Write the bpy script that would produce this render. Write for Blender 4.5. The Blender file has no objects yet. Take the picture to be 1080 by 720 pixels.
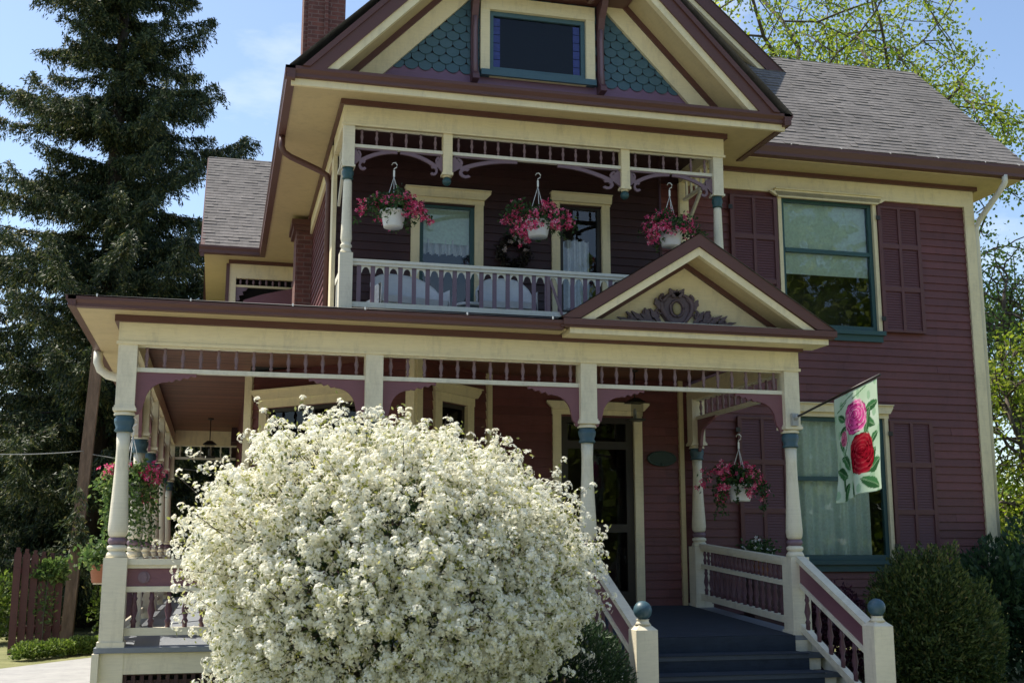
import bpy, math, random
import numpy as np
from mathutils import Vector, Matrix
random.seed(7); RNG = np.random.default_rng(7)
S = bpy.context.scene; COL = S.collection
R = math.radians
PI = math.pi

# ------------------------------------------------------------------ materials
def node_mat(name):
    m = bpy.data.materials.new(name); m.use_nodes = True
    nt = m.node_tree; nt.nodes.clear()
    out = nt.nodes.new('ShaderNodeOutputMaterial')
    return m, nt, out
def N(nt, t, **kw):
    n = nt.nodes.new(t)
    for k, v in kw.items():
        if k in n.inputs: n.inputs[k].default_value = v
        else: setattr(n, k, v)
    return n
def rgb(c): return (c[0], c[1], c[2], 1)
def ramp(nt, stops):
    r = nt.nodes.new('ShaderNodeValToRGB'); e = r.color_ramp.elements
    while len(e) < len(stops): e.new(.5)
    for el, (p, c) in zip(e, stops): el.position = p; el.color = rgb(c)
    return r
def mulc(c, k): return tuple(min(1, x*k) for x in c)

def paint(name, c, rough=.55, var=.12, scale=1.3, bump=.15, grime=None):
    """painted wood: slow tone drift, fine grain streaks, small bump"""
    m, nt, out = node_mat(name); L = nt.links
    b = N(nt, 'ShaderNodeBsdfPrincipled', Roughness=rough); L.new(b.outputs[0], out.inputs[0])
    tc = N(nt, 'ShaderNodeTexCoord')
    n1 = N(nt, 'ShaderNodeTexNoise', Scale=scale, Detail=6., Roughness=.65); L.new(tc.outputs['Object'], n1.inputs['Vector'])
    mp = N(nt, 'ShaderNodeMapping'); mp.inputs['Scale'].default_value = (3, 22, 1); L.new(tc.outputs['UV'], mp.inputs['Vector'])
    n2 = N(nt, 'ShaderNodeTexNoise', Scale=2.2, Detail=5., Roughness=.7); L.new(mp.outputs[0], n2.inputs['Vector'])
    mx = N(nt, 'ShaderNodeMath', operation='ADD'); L.new(n1.outputs[0], mx.inputs[0]); L.new(n2.outputs[0], mx.inputs[1])
    hv = N(nt, 'ShaderNodeMath', operation='MULTIPLY'); hv.inputs[1].default_value = .5; L.new(mx.outputs[0], hv.inputs[0])
    r = ramp(nt, [(.25, mulc(c, 1-var*1.6)), (.5, c), (.75, mulc(c, 1+var))]); L.new(hv.outputs[0], r.inputs[0])
    src = r.outputs[0]
    if grime:
        mq = N(nt, 'ShaderNodeMapping'); mq.inputs['Scale'].default_value = (1.6, 1.6, .45); L.new(tc.outputs['Object'], mq.inputs[0])
        n3 = N(nt, 'ShaderNodeTexNoise', Scale=4.5, Detail=9., Roughness=.78); L.new(mq.outputs[0], n3.inputs['Vector'])
        g = ramp(nt, [(.50, (0, 0, 0)), (.72, (1, 1, 1))]); L.new(n3.outputs[0], g.inputs[0])
        mm = N(nt, 'ShaderNodeMixRGB'); mm.inputs[2].default_value = rgb(grime); L.new(src, mm.inputs[1])
        gm = N(nt, 'ShaderNodeMath', operation='MULTIPLY'); gm.inputs[1].default_value = .5; L.new(g.outputs[0], gm.inputs[0]); L.new(gm.outputs[0], mm.inputs[0])
        src = mm.outputs[0]
    L.new(src, b.inputs['Base Color'])
    bp = N(nt, 'ShaderNodeBump', Strength=bump, Distance=.01); L.new(n2.outputs[0], bp.inputs['Height']); L.new(bp.outputs[0], b.inputs['Normal'])
    return m

def leafmat(name, stops, trans=.35, rough=.55, tcol=1.3):
    m, nt, out = node_mat(name); L = nt.links
    g = N(nt, 'ShaderNodeNewGeometry')
    r = ramp(nt, stops); L.new(g.outputs['Random Per Island'], r.inputs[0])
    b = N(nt, 'ShaderNodeBsdfPrincipled', Roughness=rough); L.new(r.outputs[0], b.inputs['Base Color'])
    b.inputs['Specular IOR Level'].default_value = .3
    t = N(nt, 'ShaderNodeBsdfTranslucent')
    hs = N(nt, 'ShaderNodeHueSaturation'); hs.inputs['Value'].default_value = tcol; hs.inputs['Saturation'].default_value = 1.1
    L.new(r.outputs[0], hs.inputs['Color']); L.new(hs.outputs[0], t.inputs[0])
    mx = N(nt, 'ShaderNodeMixShader'); mx.inputs[0].default_value = trans
    L.new(b.outputs[0], mx.inputs[1]); L.new(t.outputs[0], mx.inputs[2]); L.new(mx.outputs[0], out.inputs[0])
    return m

def bark(name, c, scale=6):
    m, nt, out = node_mat(name); L = nt.links
    b = N(nt, 'ShaderNodeBsdfPrincipled', Roughness=.9); L.new(b.outputs[0], out.inputs[0])
    tc = N(nt, 'ShaderNodeTexCoord'); mp = N(nt, 'ShaderNodeMapping'); mp.inputs['Scale'].default_value = (3, 3, .6)
    L.new(tc.outputs['Object'], mp.inputs[0])
    n = N(nt, 'ShaderNodeTexNoise', Scale=scale, Detail=8., Roughness=.7); L.new(mp.outputs[0], n.inputs['Vector'])
    r = ramp(nt, [(.3, mulc(c, .5)), (.55, c), (.75, mulc(c, 1.5))]); L.new(n.outputs[0], r.inputs[0]); L.new(r.outputs[0], b.inputs['Base Color'])
    bp = N(nt, 'ShaderNodeBump', Strength=.8, Distance=.03); L.new(n.outputs[0], bp.inputs['Height']); L.new(bp.outputs[0], b.inputs['Normal'])
    return m

def brickmat(name, c1, c2, mortar, w, h, ms, rough=.85, bump=.5, noise=.35, msmooth=.1):
    m, nt, out = node_mat(name); L = nt.links
    b = N(nt, 'ShaderNodeBsdfPrincipled', Roughness=rough); L.new(b.outputs[0], out.inputs[0])
    tc = N(nt, 'ShaderNodeTexCoord')
    t = N(nt, 'ShaderNodeTexBrick', Scale=1.0); t.inputs['Color1'].default_value = rgb(c1); t.inputs['Color2'].default_value = rgb(c2)
    t.inputs['Mortar'].default_value = rgb(mortar); t.inputs['Brick Width'].default_value = w; t.inputs['Row Height'].default_value = h
    t.inputs['Mortar Size'].default_value = ms; t.inputs['Mortar Smooth'].default_value = msmooth
    L.new(tc.outputs['UV'], t.inputs['Vector'])
    n = N(nt, 'ShaderNodeTexNoise', Scale=9., Detail=8., Roughness=.8); L.new(tc.outputs['UV'], n.inputs['Vector'])
    r = ramp(nt, [(.3, (1-noise,)*3), (.7, (1+noise,)*3)]); L.new(n.outputs[0], r.inputs[0])
    n2 = N(nt, 'ShaderNodeTexNoise', Scale=.8, Detail=3.); L.new(tc.outputs['UV'], n2.inputs['Vector'])
    r2 = ramp(nt, [(.3, (.85,)*3), (.7, (1.12,)*3)]); L.new(n2.outputs[0], r2.inputs[0])
    x = N(nt, 'ShaderNodeMixRGB', blend_type='MULTIPLY'); x.inputs[0].default_value = 1; L.new(t.outputs[0], x.inputs[1]); L.new(r.outputs[0], x.inputs[2])
    y = N(nt, 'ShaderNodeMixRGB', blend_type='MULTIPLY'); y.inputs[0].default_value = 1; L.new(x.outputs[0], y.inputs[1]); L.new(r2.outputs[0], y.inputs[2])
    L.new(y.outputs[0], b.inputs['Base Color'])
    bp = N(nt, 'ShaderNodeBump', Strength=bump, Distance=.01, invert=True); L.new(t.outputs['Fac'], bp.inputs['Height'])
    bp2 = N(nt, 'ShaderNodeBump', Strength=.3, Distance=.01); L.new(n.outputs[0], bp2.inputs['Height']); L.new(bp.outputs[0], bp2.inputs['Normal'])
    L.new(bp2.outputs[0], b.inputs['Normal'])
    return m

def glassmat(name, ior=1.9, tint=(.8, .85, .85)):
    m, nt, out = node_mat(name); L = nt.links
    gl = N(nt, 'ShaderNodeBsdfGlossy', Roughness=.015); gl.inputs[0].default_value = (.95, .97, 1, 1)
    tc = N(nt, 'ShaderNodeTexCoord'); n = N(nt, 'ShaderNodeTexNoise', Scale=3., Detail=2.); L.new(tc.outputs['Object'], n.inputs['Vector'])
    bp = N(nt, 'ShaderNodeBump', Strength=.05, Distance=.02); L.new(n.outputs[0], bp.inputs['Height']); L.new(bp.outputs[0], gl.inputs['Normal'])
    tr = N(nt, 'ShaderNodeBsdfTransparent'); tr.inputs[0].default_value = rgb(tint)
    f = N(nt, 'ShaderNodeFresnel', IOR=ior); mx = N(nt, 'ShaderNodeMixShader')
    L.new(f.outputs[0], mx.inputs[0]); L.new(tr.outputs[0], mx.inputs[1]); L.new(gl.outputs[0], mx.inputs[2]); L.new(mx.outputs[0], out.inputs[0])
    return m

def clothmat(name, c, trans=.4, var=.1, scale=30):
    m, nt, out = node_mat(name); L = nt.links
    tc = N(nt, 'ShaderNodeTexCoord'); n = N(nt, 'ShaderNodeTexNoise', Scale=scale, Detail=4.); L.new(tc.outputs['Object'], n.inputs['Vector'])
    r = ramp(nt, [(.3, mulc(c, 1-var)), (.7, mulc(c, 1+var))]); L.new(n.outputs[0], r.inputs[0])
    d = N(nt, 'ShaderNodeBsdfDiffuse'); t = N(nt, 'ShaderNodeBsdfTranslucent'); L.new(r.outputs[0], d.inputs[0]); L.new(r.outputs[0], t.inputs[0])
    mx = N(nt, 'ShaderNodeMixShader'); mx.inputs[0].default_value = trans
    L.new(d.outputs[0], mx.inputs[1]); L.new(t.outputs[0], mx.inputs[2]); L.new(mx.outputs[0], out.inputs[0])
    return m

CREAM = (.79, .685, .44); BURG = (.138, .043, .041); BROWN = (.105, .043, .036); MAUVE = (.185, .12, .15); TEAL = (.062, .125, .158)
M = dict(
    cream=paint('cream_paint', CREAM, grime=(.40, .35, .25)),
    soffit=paint('shaded_cream_paint', (.55, .44, .245), grime=(.36, .29, .18)),  # cream darkened and yellowed to hold shade and ground bounce
    off=paint('offwhite_post_paint', (.75, .69, .53), grime=(.40, .36, .27)),
    white=paint('pale_trim_paint', (.72, .69, .58), grime=(.42, .39, .32)),
    burg=paint('burgundy_paint', BURG, .5, .2, grime=(.055, .022, .024)),
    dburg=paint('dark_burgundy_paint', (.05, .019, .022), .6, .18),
    brown=paint('brown_trim_paint', BROWN, .45, .15),
    mauve=paint('mauve_paint', MAUVE, .5, .12),
    mburg=paint('mauve_burgundy_paint', (.19, .08, .10), .5, .12),
    shutter=paint('shutter_paint', (.112, .040, .042), .5, .15),
    balust=paint('baluster_paint', (.105, .045, .06), .5, .15),
    spind=paint('spindle_paint', (.20, .128, .142), .5, .15),
    teal=paint('teal_paint', TEAL, .5, .18, grime=(.03, .10, .14)),
    dteal=paint('dark_teal_paint', (.026, .078, .084), .45, .12),
    blue=paint('blue_paint', (.042, .095, .125), .45, .12),
    greyblue=paint('porch_floor_paint', (.20, .22, .25), .5, .12),
    ceil=paint('stained_ceiling_boards', (.21, .085, .058), .4, .3),
    carpet=paint('dark_blue_carpet', (.024, .034, .050), .95, .35, 7),
    dark=paint('dark_interior', (.018, .017, .017), .9, .2),
    door=paint('dark_door_wood', (.02, .013, .01), .4, .25),
    metal=paint('black_metal', (.02, .02, .02), .4, .1),
    galv=paint('grey_metal', (.35, .36, .36), .45, .1),
    wick=paint('white_wicker', (.62, .64, .66), .6, .1, 14, .5),
    plast=paint('white_plastic', (.78, .78, .76), .4, .05),
    terra=paint('terracotta', (.38, .16, .09), .8, .15),
    pole=bark('weathered_pole', (.21, .14, .10), 4),
    wood=bark('weathered_wood', (.22, .20, .17), 4),
    fence=paint('fence_burgundy', (.105, .04, .038), .7, .25, 3, .3, grime=(.08, .03, .03)),
    barkd=bark('dark_bark', (.06, .045, .035)), barkg=bark('grey_bark', (.10, .08, .065)),
    brick=brickmat('chimney_brick', (.17, .06, .045), (.11, .042, .034), (.17, .10, .085), .21, .072, .009),
    shingle=brickmat('asphalt_shingles', (.17, .158, .152), (.122, .114, .111), (.098, .092, .09), .16, .112, .002, .95, .1, .28),
    glass=glassmat('window_glass', 1.66, (.95, .97, .97)), glassd=glassmat('door_glass', 1.36, (.5, .5, .5)),
    curtain=clothmat('sage_sheer', (.74, .86, .80), .1), blind=clothmat('pale_blind', (.66, .80, .70), .12),
    wcurt=clothmat('white_curtain', (.82, .85, .88), .1), screen=paint('dark_screen', (.012, .016, .024), .5, .2),
    stain=paint('blue_stained_glass', (.03, .04, .19), .15, .4, 16),
    flower=leafmat('pink_petals', [(0, (.58, .03, .12)), (.5, (.80, .09, .24)), (.85, (.90, .26, .40)), (1, (.95, .5, .58))], .3),
    bleaf=leafmat('basket_leaves', [(0, (.02, .05, .02)), (.6, (.045, .09, .03)), (1, (.10, .17, .05))], .3),
    bleafl=leafmat('trailing_leaves', [(0, (.05, .09, .03)), (.6, (.10, .17, .05)), (1, (.25, .32, .10))], .35),
    blossom=leafmat('white_blossom', [(0, (.87, .845, .65)), (.5, (.955, .935, .815)), (1, (.985, .975, .925))], .28, .6, 1.0),
    byel=leafmat('blossom_leaves', [(0, (.09, .11, .03)), (.6, (.28, .30, .09)), (1, (.52, .50, .22))], .4),
    spruce=leafmat('spruce_needles', [(0, (.012, .024, .014)), (.45, (.036, .058, .026)), (.85, (.10, .125, .045)), (1, (.22, .20, .08))], .22),
    yew=leafmat('yew_leaves', [(0, (.012, .03, .015)), (.7, (.03, .06, .025)), (1, (.06, .11, .04))], .2),
    arb=leafmat('arborvitae_leaves', [(0, (.03, .055, .02)), (.5, (.085, .12, .035)), (.9, (.19, .215, .06)), (1, (.28, .22, .09))], .3),
    maple=leafmat('spring_leaves', [(0, (.09, .15, .02)), (.5, (.19, .26, .035)), (1, (.36, .40, .08))], .5),
    green=leafmat('fresh_leaves', [(0, (.06, .12, .03)), (.5, (.13, .21, .05)), (1, (.26, .33, .10))], .45),
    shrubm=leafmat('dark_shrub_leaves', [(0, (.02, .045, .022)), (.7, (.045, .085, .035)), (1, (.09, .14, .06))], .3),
    barb=leafmat('barberry_leaves', [(0, (.05, .018, .028)), (.7, (.10, .03, .05)), (1, (.20, .07, .09))], .3),
    hedge=leafmat('hedge_leaves', [(0, (.06, .11, .02)), (.6, (.14, .2, .04)), (1, (.26, .33, .09))], .35),
    wleaf=leafmat('white_petals', [(0, (.7, .7, .65)), (1, (.9, .9, .85))], .3),
)
# flag cloth reads its painted rose design from a colour attribute
def boards(name, c, var):
    m = paint(name, c, .5, .26, grime=mulc(c, .42)); nt = m.node_tree; b = [n for n in nt.nodes if n.type == 'BSDF_PRINCIPLED'][0]; src = b.inputs['Base Color'].links[0].from_socket
    g = N(nt, 'ShaderNodeNewGeometry'); r = ramp(nt, [(0, (1-var,)*3), (1, (1+var,)*3)]); nt.links.new(g.outputs['Random Per Island'], r.inputs[0])
    x = N(nt, 'ShaderNodeMixRGB', blend_type='MULTIPLY'); x.inputs[0].default_value = 1; nt.links.new(src, x.inputs[1]); nt.links.new(r.outputs[0], x.inputs[2]); nt.links.new(x.outputs[0], b.inputs['Base Color']); return m
M['ceil'] = boards('stained_ceiling_boards', (.19, .08, .05), .3); M['burg'] = boards('burgundy_clapboard', BURG, .15); M['burg_shade'] = boards('shaded_burgundy_clapboard', (.045, .017, .018), .15)  # the darkest copy puts balcony shade into the back wall's burgundy
m, nt, out = node_mat('printed_flag'); at = N(nt, 'ShaderNodeVertexColor', layer_name='Col')
d = N(nt, 'ShaderNodeBsdfDiffuse'); t = N(nt, 'ShaderNodeBsdfTranslucent'); mx = N(nt, 'ShaderNodeMixShader'); mx.inputs[0].default_value = .3
for q in (d, t): nt.links.new(at.outputs[0], q.inputs[0])
nt.links.new(d.outputs[0], mx.inputs[1]); nt.links.new(t.outputs[0], mx.inputs[2]); nt.links.new(mx.outputs[0], out.inputs[0]); M['flag'] = m
# ground
m, nt, out = node_mat('lawn'); b = N(nt, 'ShaderNodeBsdfPrincipled', Roughness=.95); nt.links.new(b.outputs[0], out.inputs[0])
tc = N(nt, 'ShaderNodeTexCoord'); n = N(nt, 'ShaderNodeTexNoise', Scale=1.5, Detail=10., Roughness=.8); nt.links.new(tc.outputs['Object'], n.inputs['Vector'])
r = ramp(nt, [(.3, (.09, .10, .03)), (.5, (.17, .175, .065)), (.7, (.26, .25, .11))]); nt.links.new(n.outputs[0], r.inputs[0]); nt.links.new(r.outputs[0], b.inputs['Base Color'])
bp = N(nt, 'ShaderNodeBump', Strength=.6, Distance=.05); nt.links.new(n.outputs[0], bp.inputs['Height']); nt.links.new(bp.outputs[0], b.inputs['Normal']); M['lawn'] = m
m, nt, out = node_mat('driveway_concrete'); b = N(nt, 'ShaderNodeBsdfPrincipled', Roughness=.9); nt.links.new(b.outputs[0], out.inputs[0])
tc = N(nt, 'ShaderNodeTexCoord'); n = N(nt, 'ShaderNodeTexNoise', Scale=2.5, Detail=12., Roughness=.8); nt.links.new(tc.outputs['Object'], n.inputs['Vector'])
r = ramp(nt, [(.3, (.22, .22, .22)), (.5, (.30, .30, .295)), (.7, (.36, .355, .345))]); nt.links.new(n.outputs[0], r.inputs[0]); nt.links.new(r.outputs[0], b.inputs['Base Color']); M['drive'] = m

# ------------------------------------------------------------------ mesh builder
class MB:
    def __init__(s): s.v = []; s.f = []; s.sm = []; s.isl = []; s.M = Matrix.Identity(4)
    def frame(s, o, d=(1, 0)):
        l = math.hypot(*d); dx, dy = d[0]/l, d[1]/l
        s.M = Matrix(((dx, -dy, 0, o[0]), (dy, dx, 0, o[1]), (0, 0, 1, o[2] if len(o) > 2 else 0), (0, 0, 0, 1))); return s
    def add(s, vs, fs, smooth=False):
        b = len(s.v); s.isl.append((b, b+len(vs)))
        for p in vs: s.v.append(tuple(s.M @ Vector(p)))
        for f in fs: s.f.append([i+b for i in f]); s.sm.append(smooth)
        return s
    def quad(s, *p): return s.add(p, [list(range(len(p)))])
    def box(s, x0, x1, y0, y1, z0, z1):
        v = [(x, y, z) for z in (z0, z1) for y in (y0, y1) for x in (x0, x1)]
        return s.add(v, [(0, 2, 3, 1), (4, 5, 7, 6), (0, 1, 5, 4), (2, 6, 7, 3), (0, 4, 6, 2), (1, 3, 7, 5)])
    def bar(s, a, b, w, h, up=(0, 0, 1)):
        a, b = Vector(a), Vector(b); t = (b-a).normalized(); r = t.cross(Vector(up)).normalized(); u = r.cross(t)
        v = [p + r*x*w/2 + u*y*h/2 for p in (a, b) for x, y in ((-1, -1), (1, -1), (1, 1), (-1, 1))]
        return s.add(v, [(0, 3, 2, 1), (4, 5, 6, 7), (0, 1, 5, 4), (1, 2, 6, 5), (2, 3, 7, 6), (3, 0, 4, 7)])
    def prism(s, poly, axis, a, b):
        """poly of 2-D points extruded from a to b; axis 'y': points are (x,z); 'x': (y,z); 'z': (x,y)"""
        mk = {'y': lambda p, t: (p[0], t, p[1]), 'x': lambda p, t: (t, p[0], p[1]), 'z': lambda p, t: (p[0], p[1], t)}[axis]
        ar = sum(poly[i][0]*poly[(i+1) % len(poly)][1]-poly[(i+1) % len(poly)][0]*poly[i][1] for i in range(len(poly)))
        if (ar > 0) == (axis == 'y'): poly = poly[::-1]
        n = len(poly)
        # after ordering, cap at b uses poly order
        vs = [mk(p, a) for p in poly] + [mk(p, b) for p in poly]
        return s.add(vs, [list(range(n))[::-1], list(range(n, 2*n))] + [(i, (i+1) % n, n+(i+1) % n, n+i) for i in range(n)])
    def lathe(s, prof, seg=12, c=(0, 0, 0), smooth=True):
        n = len(prof); vs = []
        for r, z in prof:
            for k in range(seg):
                a = 2*PI*k/seg; vs.append((c[0]+r*math.cos(a), c[1]+r*math.sin(a), c[2]+z))
        fs = []
        for i in range(n-1):
            for k in range(seg):
                k2 = (k+1) % seg; fs.append((i*seg+k, i*seg+k2, (i+1)*seg+k2, (i+1)*seg+k))
        s.add(vs, fs, smooth)
        b = len(s.v)-len(vs)
        s.f.append([b+k for k in range(seg)][::-1]); s.sm.append(False)
        s.f.append([b+(n-1)*seg+k for k in range(seg)]); s.sm.append(False)
        return s
    def tube(s, pts, rs, seg=7, smooth=True):
        pts = [Vector(p) for p in pts]
        if not hasattr(rs, '__len__'): rs = [rs]*len(pts)
        vs = []; n = len(pts); ref = Vector((.31, .17, .93))
        for i, p in enumerate(pts):
            t = (pts[min(i+1, n-1)]-pts[max(i-1, 0)]).normalized()
            if abs(t.dot(ref)) > .95: ref = Vector((1, .1, 0))
            u = t.cross(ref).normalized(); w = t.cross(u)
            for k in range(seg):
                a = 2*PI*k/seg; vs.append(p + (u*math.cos(a)+w*math.sin(a))*rs[i])
        fs = [(i*seg+k, i*seg+(k+1) % seg, (i+1)*seg+(k+1) % seg, (i+1)*seg+k) for i in range(n-1) for k in range(seg)]
        fs += [tuple(range(seg))[::-1], tuple(range((n-1)*seg, n*seg))]
        return s.add(vs, fs, smooth)
    def ball(s, c, r, seg=12, sc=(1, 1, 1)):
        prof = [(max(.001, math.sin(PI*i/8)), -math.cos(PI*i/8)) for i in range(9)]
        vs = []
        for pr, z in prof:
            for k in range(seg):
                a = 2*PI*k/seg; vs.append((c[0]+r*sc[0]*pr*math.cos(a), c[1]+r*sc[1]*pr*math.sin(a), c[2]+r*sc[2]*z))
        fs = [(i*seg+k, i*seg+(k+1) % seg, (i+1)*seg+(k+1) % seg, (i+1)*seg+k) for i in range(8) for k in range(seg)]
        return s.add(vs, fs, True)
    def mesh(s, name, mat, off=(0, 0, 0), cast=None):
        me = bpy.data.meshes.new(name)
        o = Vector(off)
        me.from_pydata([tuple(Vector(p)-o) for p in s.v], [], s.f)
        me.polygons.foreach_set('use_smooth', s.sm)
        uvl = me.uv_layers.new(name='UVMap'); uv = np.zeros((len(me.loops), 2), np.float32)
        vv = s.v
        for p in me.polygons:
            n = p.normal
            if abs(n.z) > .985: tx = Vector((1, 0, 0)); ty = Vector((0, 1, 0))
            else: tx = Vector((-n.y, n.x, 0)).normalized(); ty = n.cross(tx)
            for li in p.loop_indices:
                q = Vector(vv[me.loops[li].vertex_index]); uv[li] = (q.dot(tx), q.dot(ty))
        uvl.data.foreach_set('uv', uv.ravel())
        me.materials.append(mat); me.update()
        return me
    def pieces(s):
        """groups of islands that lie close together; far-apart groups become objects of their own"""
        k = len(s.isl)
        if k < 2 or k > 260: return None
        co = np.array(s.v); lo = np.array([co[a:b].min(0) for a, b in s.isl]); hi = np.array([co[a:b].max(0) for a, b in s.isl]); size = (hi-lo).max(1)
        gap = np.maximum(0, np.maximum(lo[:, None]-hi[None], lo[None]-hi[:, None])); near = np.sqrt((gap**2).sum(2)) <= np.maximum(.02, .49*np.maximum(size[:, None], size[None]))
        lab = list(range(k))
        def find(x):
            while lab[x] != x: x = lab[x]
            return x
        for a, b in zip(*np.nonzero(np.triu(near, 1))):
            ra, rb = find(a), find(b)
            if ra != rb: lab[max(ra, rb)] = min(ra, rb)
        roots = [find(x) for x in range(k)]
        return roots if len(set(roots)) > 1 else None
    def build(s, name, mat, parent=None):
        roots = s.pieces()
        if roots:
            owner = {}
            for i, (a, b) in enumerate(s.isl):
                for j in range(a, b): owner[j] = roots[i]
            first = None
            for r_ in sorted(set(roots)):
                q = MB(); mp = {}
                for f, sm in zip(s.f, s.sm):
                    if owner[f[0]] == r_:
                        for j in f:
                            if j not in mp: mp[j] = len(q.v); q.v.append(s.v[j])
                        q.f.append([mp[j] for j in f]); q.sm.append(sm)
                o = q.build(name, mat, parent); first = first or o
            return first
        off = parent_off(parent)
        ob = bpy.data.objects.new(name, s.mesh(name, mat, off)); COL.objects.link(ob)
        if parent: ob.parent = parent
        return ob
def parent_off(p):
    o = Vector((0, 0, 0))
    while p: o += p.location; p = p.parent
    return o
def fast(name, verts, faces, mat, parent=None, smooth=False):
    """numpy quads -> one mesh object"""
    off = np.array(parent_off(parent)); verts = np.asarray(verts, np.float32).reshape(-1, 3)-off
    me = bpy.data.meshes.new(name); nf = len(faces); k = faces.shape[1]
    me.vertices.add(len(verts)); me.vertices.foreach_set('co', verts.astype(np.float32).ravel())
    me.loops.add(nf*k); me.loops.foreach_set('vertex_index', faces.astype(np.int32).ravel())
    me.polygons.add(nf); me.polygons.foreach_set('loop_start', np.arange(0, nf*k, k, dtype=np.int32))
    me.materials.append(mat); me.update(calc_edges=True); me.validate()
    ob = bpy.data.objects.new(name, me); COL.objects.link(ob)
    if parent: ob.parent = parent
    return ob
def thing(name, label, cat, loc=(0, 0, 0), group=None, kind=None):
    o = bpy.data.objects.new(name, None); COL.objects.link(o); o.location = loc; o.empty_display_size = .1
    tag(o, label, cat, group, kind); return o
def tag(o, label, cat, group=None, kind=None):
    if label: o['label'] = label
    if cat: o['category'] = cat
    if group: o['group'] = group
    if kind: o['kind'] = kind
def inst(me, name, parent, loc, rz=0, sc=None):
    o = bpy.data.objects.new(name, me); COL.objects.link(o)
    o.parent = parent; o.location = Vector(loc)-parent_off(parent); o.rotation_euler = (0, 0, rz)
    if sc: o.scale = sc
    return o
def group_node(name, parent, loc=(0, 0, 0)): pass

# ------------------------------------------------------------------ leaves (numpy)
def unit(a): return a/np.maximum(np.linalg.norm(a, axis=-1, keepdims=True), 1e-9)
def quads(c, L, W, d=None, n=None, fold=0):
    """diamond-shaped leaves: centres c, half length L, half width W, direction d, normal n"""
    k = len(c)
    if d is None: d = unit(RNG.normal(size=(k, 3)))
    if n is None: n = RNG.normal(size=(k, 3))
    s = unit(np.cross(d, n)); L = np.broadcast_to(np.asarray(L, float).reshape(-1, 1), (k, 1)); W = np.broadcast_to(np.asarray(W, float).reshape(-1, 1), (k, 1))
    v = np.stack([c-d*L, c-d*L*.1+s*W, c+d*L, c-d*L*.1-s*W], 1)
    return v.reshape(-1, 3), np.arange(4*k).reshape(-1, 4)
def merge(parts):
    vs = []; fs = []; b = 0
    for v, f in parts: vs.append(v); fs.append(f+b); b += len(v)
    return np.concatenate(vs), np.concatenate(fs)
def flowers(c, n, r, petals=5):
    """open five-petalled flowers facing n"""
    k = len(c); n = unit(n); a = unit(np.cross(n, RNG.normal(size=(k, 3)))); b = np.cross(n, a)
    r = np.broadcast_to(np.asarray(r, float).reshape(-1, 1), (k, 1)); ph = RNG.uniform(0, 2*PI, (k, 1)); out = []
    for p in range(petals):
        def dr(t, rad, lift):
            t = ph+2*PI*(p+t)/petals
            return c+(a*np.cos(t)+b*np.sin(t))*r*rad+n*r*lift
        v = np.stack([dr(0, .06, 0), dr(-.36, .72, .22), dr(0, 1.05, .28), dr(.36, .72, .22)], 1); out.append(v.reshape(-1, 3))
    v = np.concatenate(out); return v, np.arange(len(v)).reshape(-1, 4)
def noise3(p, f, seed):
    rg = np.random.default_rng(seed); out = np.zeros(len(p))
    for i in range(7):
        k = unit(rg.normal(size=3))*f*rg.uniform(.6, 1.5); out += np.sin(p@k+rg.uniform(0, 6.3))
    return out/7
def sphere_dirs(n):
    i = np.arange(n)+.5; z = 1-2*i/n; t = PI*(1+5**.5)*i; r = np.sqrt(1-z*z)
    return np.stack([r*np.cos(t), r*np.sin(t), z], 1)

def lumpy_shrub(ob_parent, name, mat, centre, rad, n, L, W, seed, up=.4, lump=.16, depth=.35, zmin=.03, f=4):
    c = np.array(centre); rad = np.array(rad)
    d = unit(RNG.normal(size=(n, 3))); lumpv = 1+lump*noise3(d, f, seed)+lump*.6*noise3(d, f*2.6, seed+1)+lump*.35*noise3(d, f*6, seed+2)
    t = 1-depth*RNG.random(n)**1.7; p = c+d*rad*(lumpv*t)[:, None]
    ok = p[:, 2] > zmin; p = p[ok]; d = d[ok]; k = len(p)
    dirv = unit(d+RNG.normal(size=(k, 3))*.55+np.array([0, 0, up])); s = RNG.uniform(.7, 1.3, k)
    v, fc = quads(p, L*s, W*s, dirv, RNG.normal(size=(k, 3)))
    return fast(name, v, fc, mat, ob_parent)

# ------------------------------------------------------------------ light, sky, camera
A_SUN, E_SUN = R(37), R(59.5)
sdir = Vector((-math.cos(E_SUN)*math.cos(A_SUN), math.cos(E_SUN)*math.sin(A_SUN), math.sin(E_SUN)))
sl = bpy.data.lights.new('sun', 'SUN'); sl.energy = 5.0; sl.angle = R(.53); sl.color = (1, .925, .79)
so = bpy.data.objects.new('sun', sl); COL.objects.link(so); so.rotation_euler = sdir.to_track_quat('Z', 'Y').to_euler()
W = bpy.data.worlds.new('World'); S.world = W; W.use_nodes = True; nt = W.node_tree; nt.nodes.clear()
sky = N(nt, 'ShaderNodeTexSky'); sky.sky_type = 'NISHITA'; sky.sun_disc = False; sky.sun_elevation = E_SUN
sky.sun_rotation = math.atan2(sdir.x, sdir.y); sky.air_density = 1.0; sky.dust_density = .9; sky.ozone_density = 1.2
bg = N(nt, 'ShaderNodeBackground', Strength=.135); wo = N(nt, 'ShaderNodeOutputWorld')
tcw = N(nt, 'ShaderNodeTexCoord'); mpw = N(nt, 'ShaderNodeMapping'); mpw.inputs['Scale'].default_value = (1.2, 1.2, 3.2); mpw.inputs['Location'].default_value = (.35, .1, .2)
nw = N(nt, 'ShaderNodeTexNoise', Scale=2.1, Detail=9., Roughness=.62); nt.links.new(tcw.outputs['Generated'], mpw.inputs[0]); nt.links.new(mpw.outputs[0], nw.inputs['Vector'])
rw = ramp(nt, [(.56, (0, 0, 0)), (.80, (.6, .6, .6))]); nt.links.new(nw.outputs[0], rw.inputs[0])
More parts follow.
